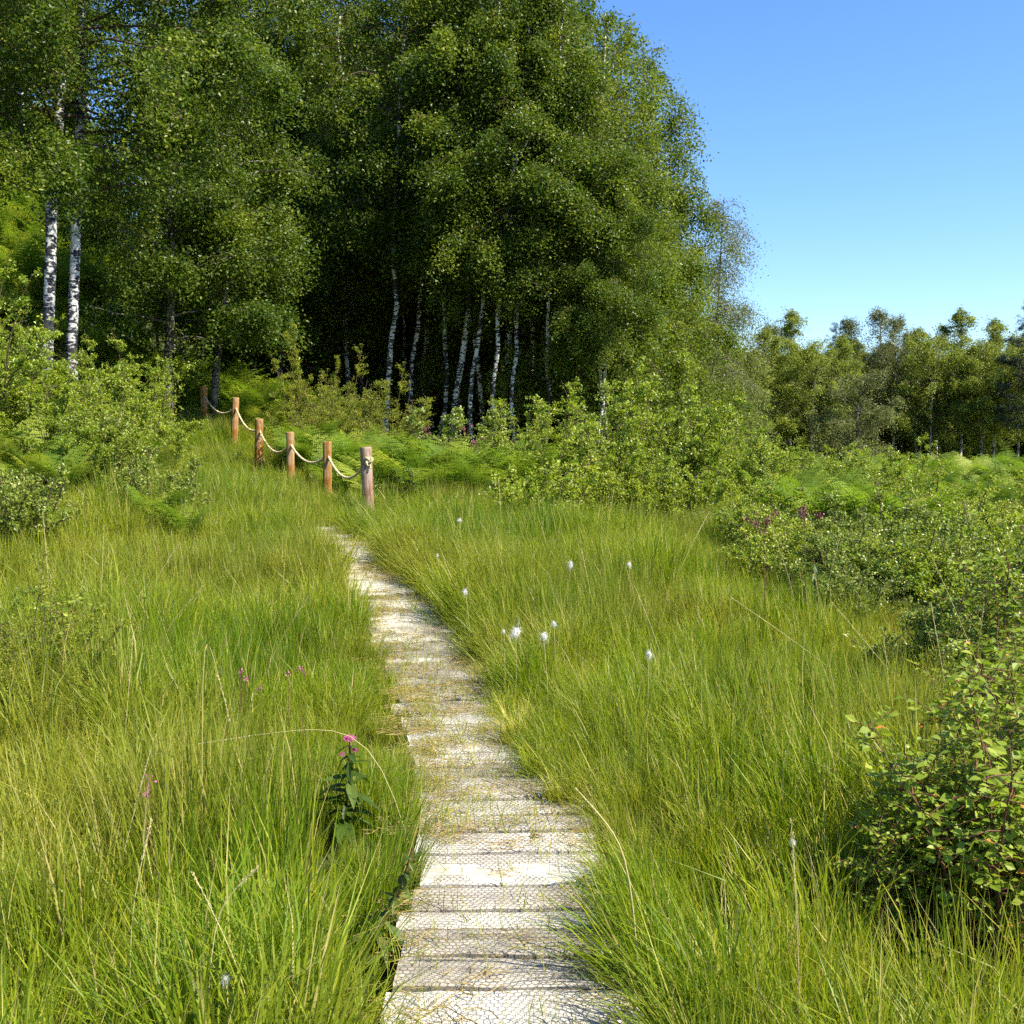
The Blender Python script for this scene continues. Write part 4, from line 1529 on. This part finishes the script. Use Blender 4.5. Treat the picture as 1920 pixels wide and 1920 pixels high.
def dusky(px, py, Y_, label, sd_):
    rg = np.random.default_rng(sd_)
    Y_ = depth_for(px, py, .95, Y_)
    top = at(px, py, Y_)
    g = np.array([top[0] + rg.normal(0, .02), Y_, float(ground(top[0], Y_))])
    t = thing('dusky_flower', label, 'flower', g, group='dusky pink flower stems in the thicket')
    vec = top - g
    sm, fm = MB(), MB()
    tube(sm, np.array([[0, 0, 0], vec * .3 + [.03, 0, 0], vec * .6 + [.015, .01, 0], vec * .85, vec]), [.0035, .003, .0025, .002, .0015], 5)
    for k in range(5):
        d = vec + [rg.normal(0, .05), rg.normal(0, .05), rg.uniform(-.05, .04)]
        tube(sm, np.array([vec * .88, d]), .002, 4)
        for q in range(34):
            p = d + rg.normal(0, .012, 3)
            dd = unit(rg.normal(0, 1, 3))
            e = unit(np.cross(dd, [1, .2, .3])) * .007
            fm.add([p, p + dd * .012 + e, p + dd * .016, p + dd * .012 - e], np.array([[0, 1, 2, 3]]))
    obj('stem', sm.mesh('stem', M['red_twig'], True), t)
    obj('flower_head', fm.mesh('flower_head', M['dusky']), t)


for q, (px, py, Y_, lb) in enumerate([(1433, 972, 11.6, 'dusky pink flower, left of the two dark-red stems in the thicket'), (1510, 960, 11.8, 'dusky pink flower, right of the two dark-red stems in the thicket'),
                                      (876, 802, 16.2, 'small pink flower head above the bracken under the forked birch'), (800, 806, 15.9, 'small pink flower head by the bramble behind the end post'),
                                      (893, 828, 15.2, 'lowest small pink flower head at the top of the bracken')]):
    dusky(px, py, Y_, lb, 400 + q)

# small pink heath flowers low in the left grass
hm = [(565, 1252), (540, 1262), (462, 1270), (450, 1258), (487, 1292), (572, 1262), (280, 1462), (275, 1487)]
for q, (px, py) in enumerate(hm):
    rg = np.random.default_rng(500 + q)
    Y_ = depth_for(px, py, .55, 5.6 if q < 6 else 4.3)
    top = at(px, py, Y_)
    g = np.array([top[0], Y_, float(ground(top[0], Y_))])
    t = thing('heath_flower', 'tiny pink heath flower among the left meadow grass' if q < 6 else 'tiny pink heath flower low in the left foreground grass', 'flower', g,
              group='tiny pink heath flowers' if q < 6 else 'two lower tiny heath flowers')
    vec = top - g
    sm, fm = MB(), MB()
    tube(sm, np.array([[.01, 0, 0], vec * .6, vec]), .0012, 3)
    for e in range(16):
        p = vec + rg.normal(0, .008, 3)
        dd = unit(rg.normal(0, 1, 3))
        s2 = unit(np.cross(dd, [1, .2, .3])) * .004
        fm.add([p, p + dd * .006 + s2, p + dd * .009, p + dd * .006 - s2], np.array([[0, 1, 2, 3]]))
    obj('stem', sm.mesh('stem', M['red_twig']), t)
    obj('flower_head', fm.mesh('flower_head', M['pink']), t)

# cotton grass
cg = [(967, 1184, 7.4, .030, 'largest white cotton tuft, in the grass right of the walk'), (1019, 1191, 7.4, .022, 'oblong cotton tuft just right of the largest one'),
      (1038, 1168, 7.6, .016, 'small cotton tuft above and right of the oblong one'), (1217, 1226, 6.9, .018, 'lone cotton tuft in the middle of the right meadow'),
      (1070, 1058, 10.6, .026, 'faint cotton tuft up the meadow, middle distance'), (873, 1108, 9.0, .018, 'small cotton tuft near the right bank of the walk'),
      (1180, 1058, 10.6, .018, 'tiny far cotton tuft right of the faint one'), (945, 1183, 7.5, .010, 'tiny cotton fleck left of the largest tuft'),
      (424, 1836, 2.95, .011, 'oval white cotton tuft in the left foreground'), (1486, 1578, 4.0, .008, 'wispy cotton fluff on a pale dry stem at right'),
      (860, 975, 12.4, .016, 'white speck of cotton in the grass near the end post'), (820, 1040, 11.2, .012, 'small white speck in the grass below the end post')]
for q, (px, py, Y_, r_, lb) in enumerate(cg):
    Yn = depth_for(px, py, .52, Y_)
    r_ *= max(.75, Yn / Y_) * 1.15
    Y_ = Yn
    rg = np.random.default_rng(600 + q)
    top = at(px, py, Y_)
    g = np.array([top[0] + rg.normal(0, .03), Y_, float(ground(top[0], Y_))])
    t = thing('cotton_grass', lb, 'flower', g, group='white cotton grass tufts')
    vec = top - g
    sm = MB()
    tube(sm, np.array([[0, 0, 0], vec * .5 + [.01, 0, 0], vec]), .0014, 4)
    obj('stem', sm.mesh('stem', M['straw'], True), t)
    fm = MB()
    nf = 300
    d = unit(rg.normal(0, 1, (nf, 3)) * [1, .7, 1.2] + [rg.normal(0, .6), 0, -.6])
    ln_ = r_ * (rg.uniform(.4, 1.1, nf) + 1.6 * rg.random(nf) ** 6)[:, None]
    e = unit(np.cross(d, rg.normal(0, 1, (nf, 3)))) * r_ * .035
    p0 = vec + rg.normal(0, r_ * .28, (nf, 3)) * [1, 1, 1.5] + rg.normal(0, r_ * .4, 3)[None] * (rg.random((nf, 1)) < .4)
    V = np.stack([p0 - e, p0 + e, p0 + d * ln_ * [1, 1, 1.3] + [0, 0, -.2 * r_]], 1)
    fm.add(V.reshape(-1, 3), np.arange(nf * 3).reshape(nf, 3))
    obj('seed_tuft', fm.mesh('seed_tuft', M['cotton']), t)

# tall dry stems that cross the meadow: (tip px,py) (foot px,py) depth
GT = 'tall dry straw-coloured grass stems'
dry = [((353, 1398), (706, 1362), 4.0, 'nearly horizontal dry stem pointing left from the pink flower'),
       ((282, 1407), (205, 1720), 3.6, 'long straw stem in the lower left, first left of the feathery one'), ((283, 1540), (240, 1760), 3.3, 'feathery-tipped straw stem in the lower left'),
       ((362, 1638), (470, 1880), 3.0, 'straw stem leaning left in the lower left, tip beside the crossing stem'), ((482, 1628), (390, 1745), 3.1, 'straw stem leaning right that crosses the left-leaning one'),
       ((590, 1100), (500, 1250), 6.2, 'straw stem leaning right, beside the walk bend'), ((380, 1100), (300, 1200), 6.4, 'dry stem leaning right in the upper left meadow'), ((335, 1020), (270, 1130), 7.4, 'dry stem at the top of the left meadow, leaning right'),
       ((195, 985), (190, 1120), 7.2, 'upright pale stem at the upper left meadow'), ((80, 960), (90, 1080), 7.6, 'upright stem near the left frame edge'), ((430, 1350), (375, 1150), 5.4, 'bent stem hanging down in the mid left meadow'),
       ((250, 1190), (230, 1440), 4.8, 'slender upright straw stem through the left meadow'), ((1090, 1030), (1110, 1130), 8.0, 'thin upright stem in the right meadow near the cotton tufts'),
       ((1330, 960), (1270, 1080), 9.0, 'dry stem leaning right against the thicket'), ((1574, 1010), (1545, 1130), 7.4, 'bright straw stem beside the dark broad-leaved herb'),
       ((1440, 970), (1490, 1120), 8.0, 'straw stem under the left dusky flower'), ((1560, 1130), (1720, 1330), 6.0, 'long fallen straw stem sloping right across the right meadow'), ((1370, 1120), (1600, 1290), 6.2, 'long fallen straw stem left of and parallel to the other'),
       ((1750, 1050), (1850, 1290), 5.8, 'straw stem leaning left at the right edge'), ((1845, 1130), (1830, 1260), 5.6, 'short upright straw stem before the right-edge sapling'), ((1483, 1540), (1500, 1860), 3.6, 'pale stalk with fluff in the right foreground'),
       ((1080, 1480), (1185, 1620), 3.9, 'broad pale blade lying down the right bank of the walk'), ((1190, 1100), (1240, 1230), 7.0, 'faint straw stem above the lone cotton tuft'), ((1655, 1180), (1670, 1330), 5.9, 'upright straw stem between the two fallen ones and the edge'),
       ((935, 900), (940, 980), 12.2, 'upright dry stalk left of the yellow leaved bush'), ((1745, 1130), (1780, 1340), 5.4, 'straw stem at right next to the leaning one')]
for q, (a_, b_, Y_, lb) in enumerate(dry):
    rg = np.random.default_rng(700 + q)
    Y_ = depth_for(*a_, .68, Y_) if q > 0 else Y_
    tip, ft = at(*a_, Y_), at(*b_, Y_ + rg.normal(0, .05))
    d = ft - tip
    g = float(ground(ft[0], ft[1]))
    if ft[2] > g + .02:                       # carry the foot down to the ground, steeper toward the root
        ft2 = ft + np.array([d[0] * .2, .02, -(ft[2] - g) - .03])
    else:
        ft2 = ft
    t = thing('dry_stem', lb, 'grass stem', ft2, group=GT)
    P0, P1, P2 = np.zeros(3), ft - ft2, tip - ft2
    u = np.linspace(0, 1, 14)[:, None]
    pts = np.where(u < .3, P0 + (P1 - P0) * u / .3, P1 + (P2 - P1) * (u - .3) / .7)
    pts = pts + np.stack([0 * u[:, 0], 0 * u[:, 0], .02 * np.sin(u[:, 0] * 3.1)], -1)
    for _ in range(7):
        pts[1:-1] = (pts[:-2] + pts[2:] + pts[1:-1] * 2) / 4
    mb = MB()
    rr = .0011 + .00012 * Y_
    if 'blade' in lb:
        rr = .003
    tube(mb, pts, np.linspace(rr * 1.2, rr * .7, 14), 5, rg.uniform(.1, .9))
    obj('stalk', mb.mesh('stalk', M['straw'], True), t)
    hd = MB()
    m_ = 70
    v = rg.uniform(.72, 1, m_)
    c = np.stack([np.interp(v, u[:, 0], pts[:, j]) for j in range(3)], -1) + rg.normal(0, .0015, (m_, 3))
    ax = unit((pts[-1] - pts[-4])[None] + rg.normal(0, .012 * Y_ ** .3, (m_, 3)))
    leaves(hd, c, ax, rg.normal(0, 1, (m_, 3)), np.full(m_, .007 + .0006 * Y_), rg.uniform(.2, 1, m_), width=.3)
    obj('seed_head', hd.mesh('seed_head', M['straw']), t)

# yellowing tuft that grows on the walk, and two dead leaves
mb = MB()
rg = np.random.default_rng(801)
blades(mb, rg, n=120, rad=.12, lmin=.12, lmax=.30, bend=.3, wid=.0058, tmean=.66, tsd=.12, straw=.15, clump=True)
blades(mb, rg, n=50, rad=.12, lmin=.18, lmax=.34, bend=.3, wid=.0058, tmean=.5, tsd=.1, straw=.1, clump=True)
sedge = mb.mesh('sedge_tuft', M['grass'])
for px, Y_, s_, lb in [(975, 5.35, 1.05, 'yellowing sedge tuft growing on the right part of the planks'), (1010, 4.85, .85, 'sedge tuft at the right plank edge just below the yellowing one'),
                       (948, 5.95, .8, 'small sedge tuft at the right plank edge just above the yellowing one'), (1062, 4.45, .8, 'lowest sedge tuft leaning in from the right bank')]:
    p = on_ground(px, Y_)
    o = obj('sedge_tuft', sedge)
    o.location = (p[0], p[1], float(path_z(Y_)) + DECK - .03)
    o.rotation_euler = (0, -.12, px)
    o.scale = (s_ * 1.2, s_ * 1.2, s_)
    tag(o, lb, 'grass tuft', 'sedge tufts at the right edge of the planks')
for q, (px, Y_, rz) in enumerate([(997, 4.02, .4), (1098, 3.6, 2.0)]):
    mb = MB()
    rg = np.random.default_rng(820 + q)
    big_leaves(mb, np.zeros((1, 3)), np.array([[1.0, 0, .25]]), np.array([[0, .3, 1.0]]), np.array([.045]), np.array([.5]), rg, curl=.4)
    o = obj('fallen_leaf', mb.mesh('fallen_leaf', M['dead_leaf']))
    x_ = (px - 960) / F_PX * Y_
    o.location = (x_, Y_, float(path_z(Y_)) + DECK + .012)
    o.rotation_euler = (0, 0, rz)
    tag(o, ['russet fallen leaf curled on the upper pale plank', 'dark brown fallen leaf near the right edge of the planks'][q], 'leaf')
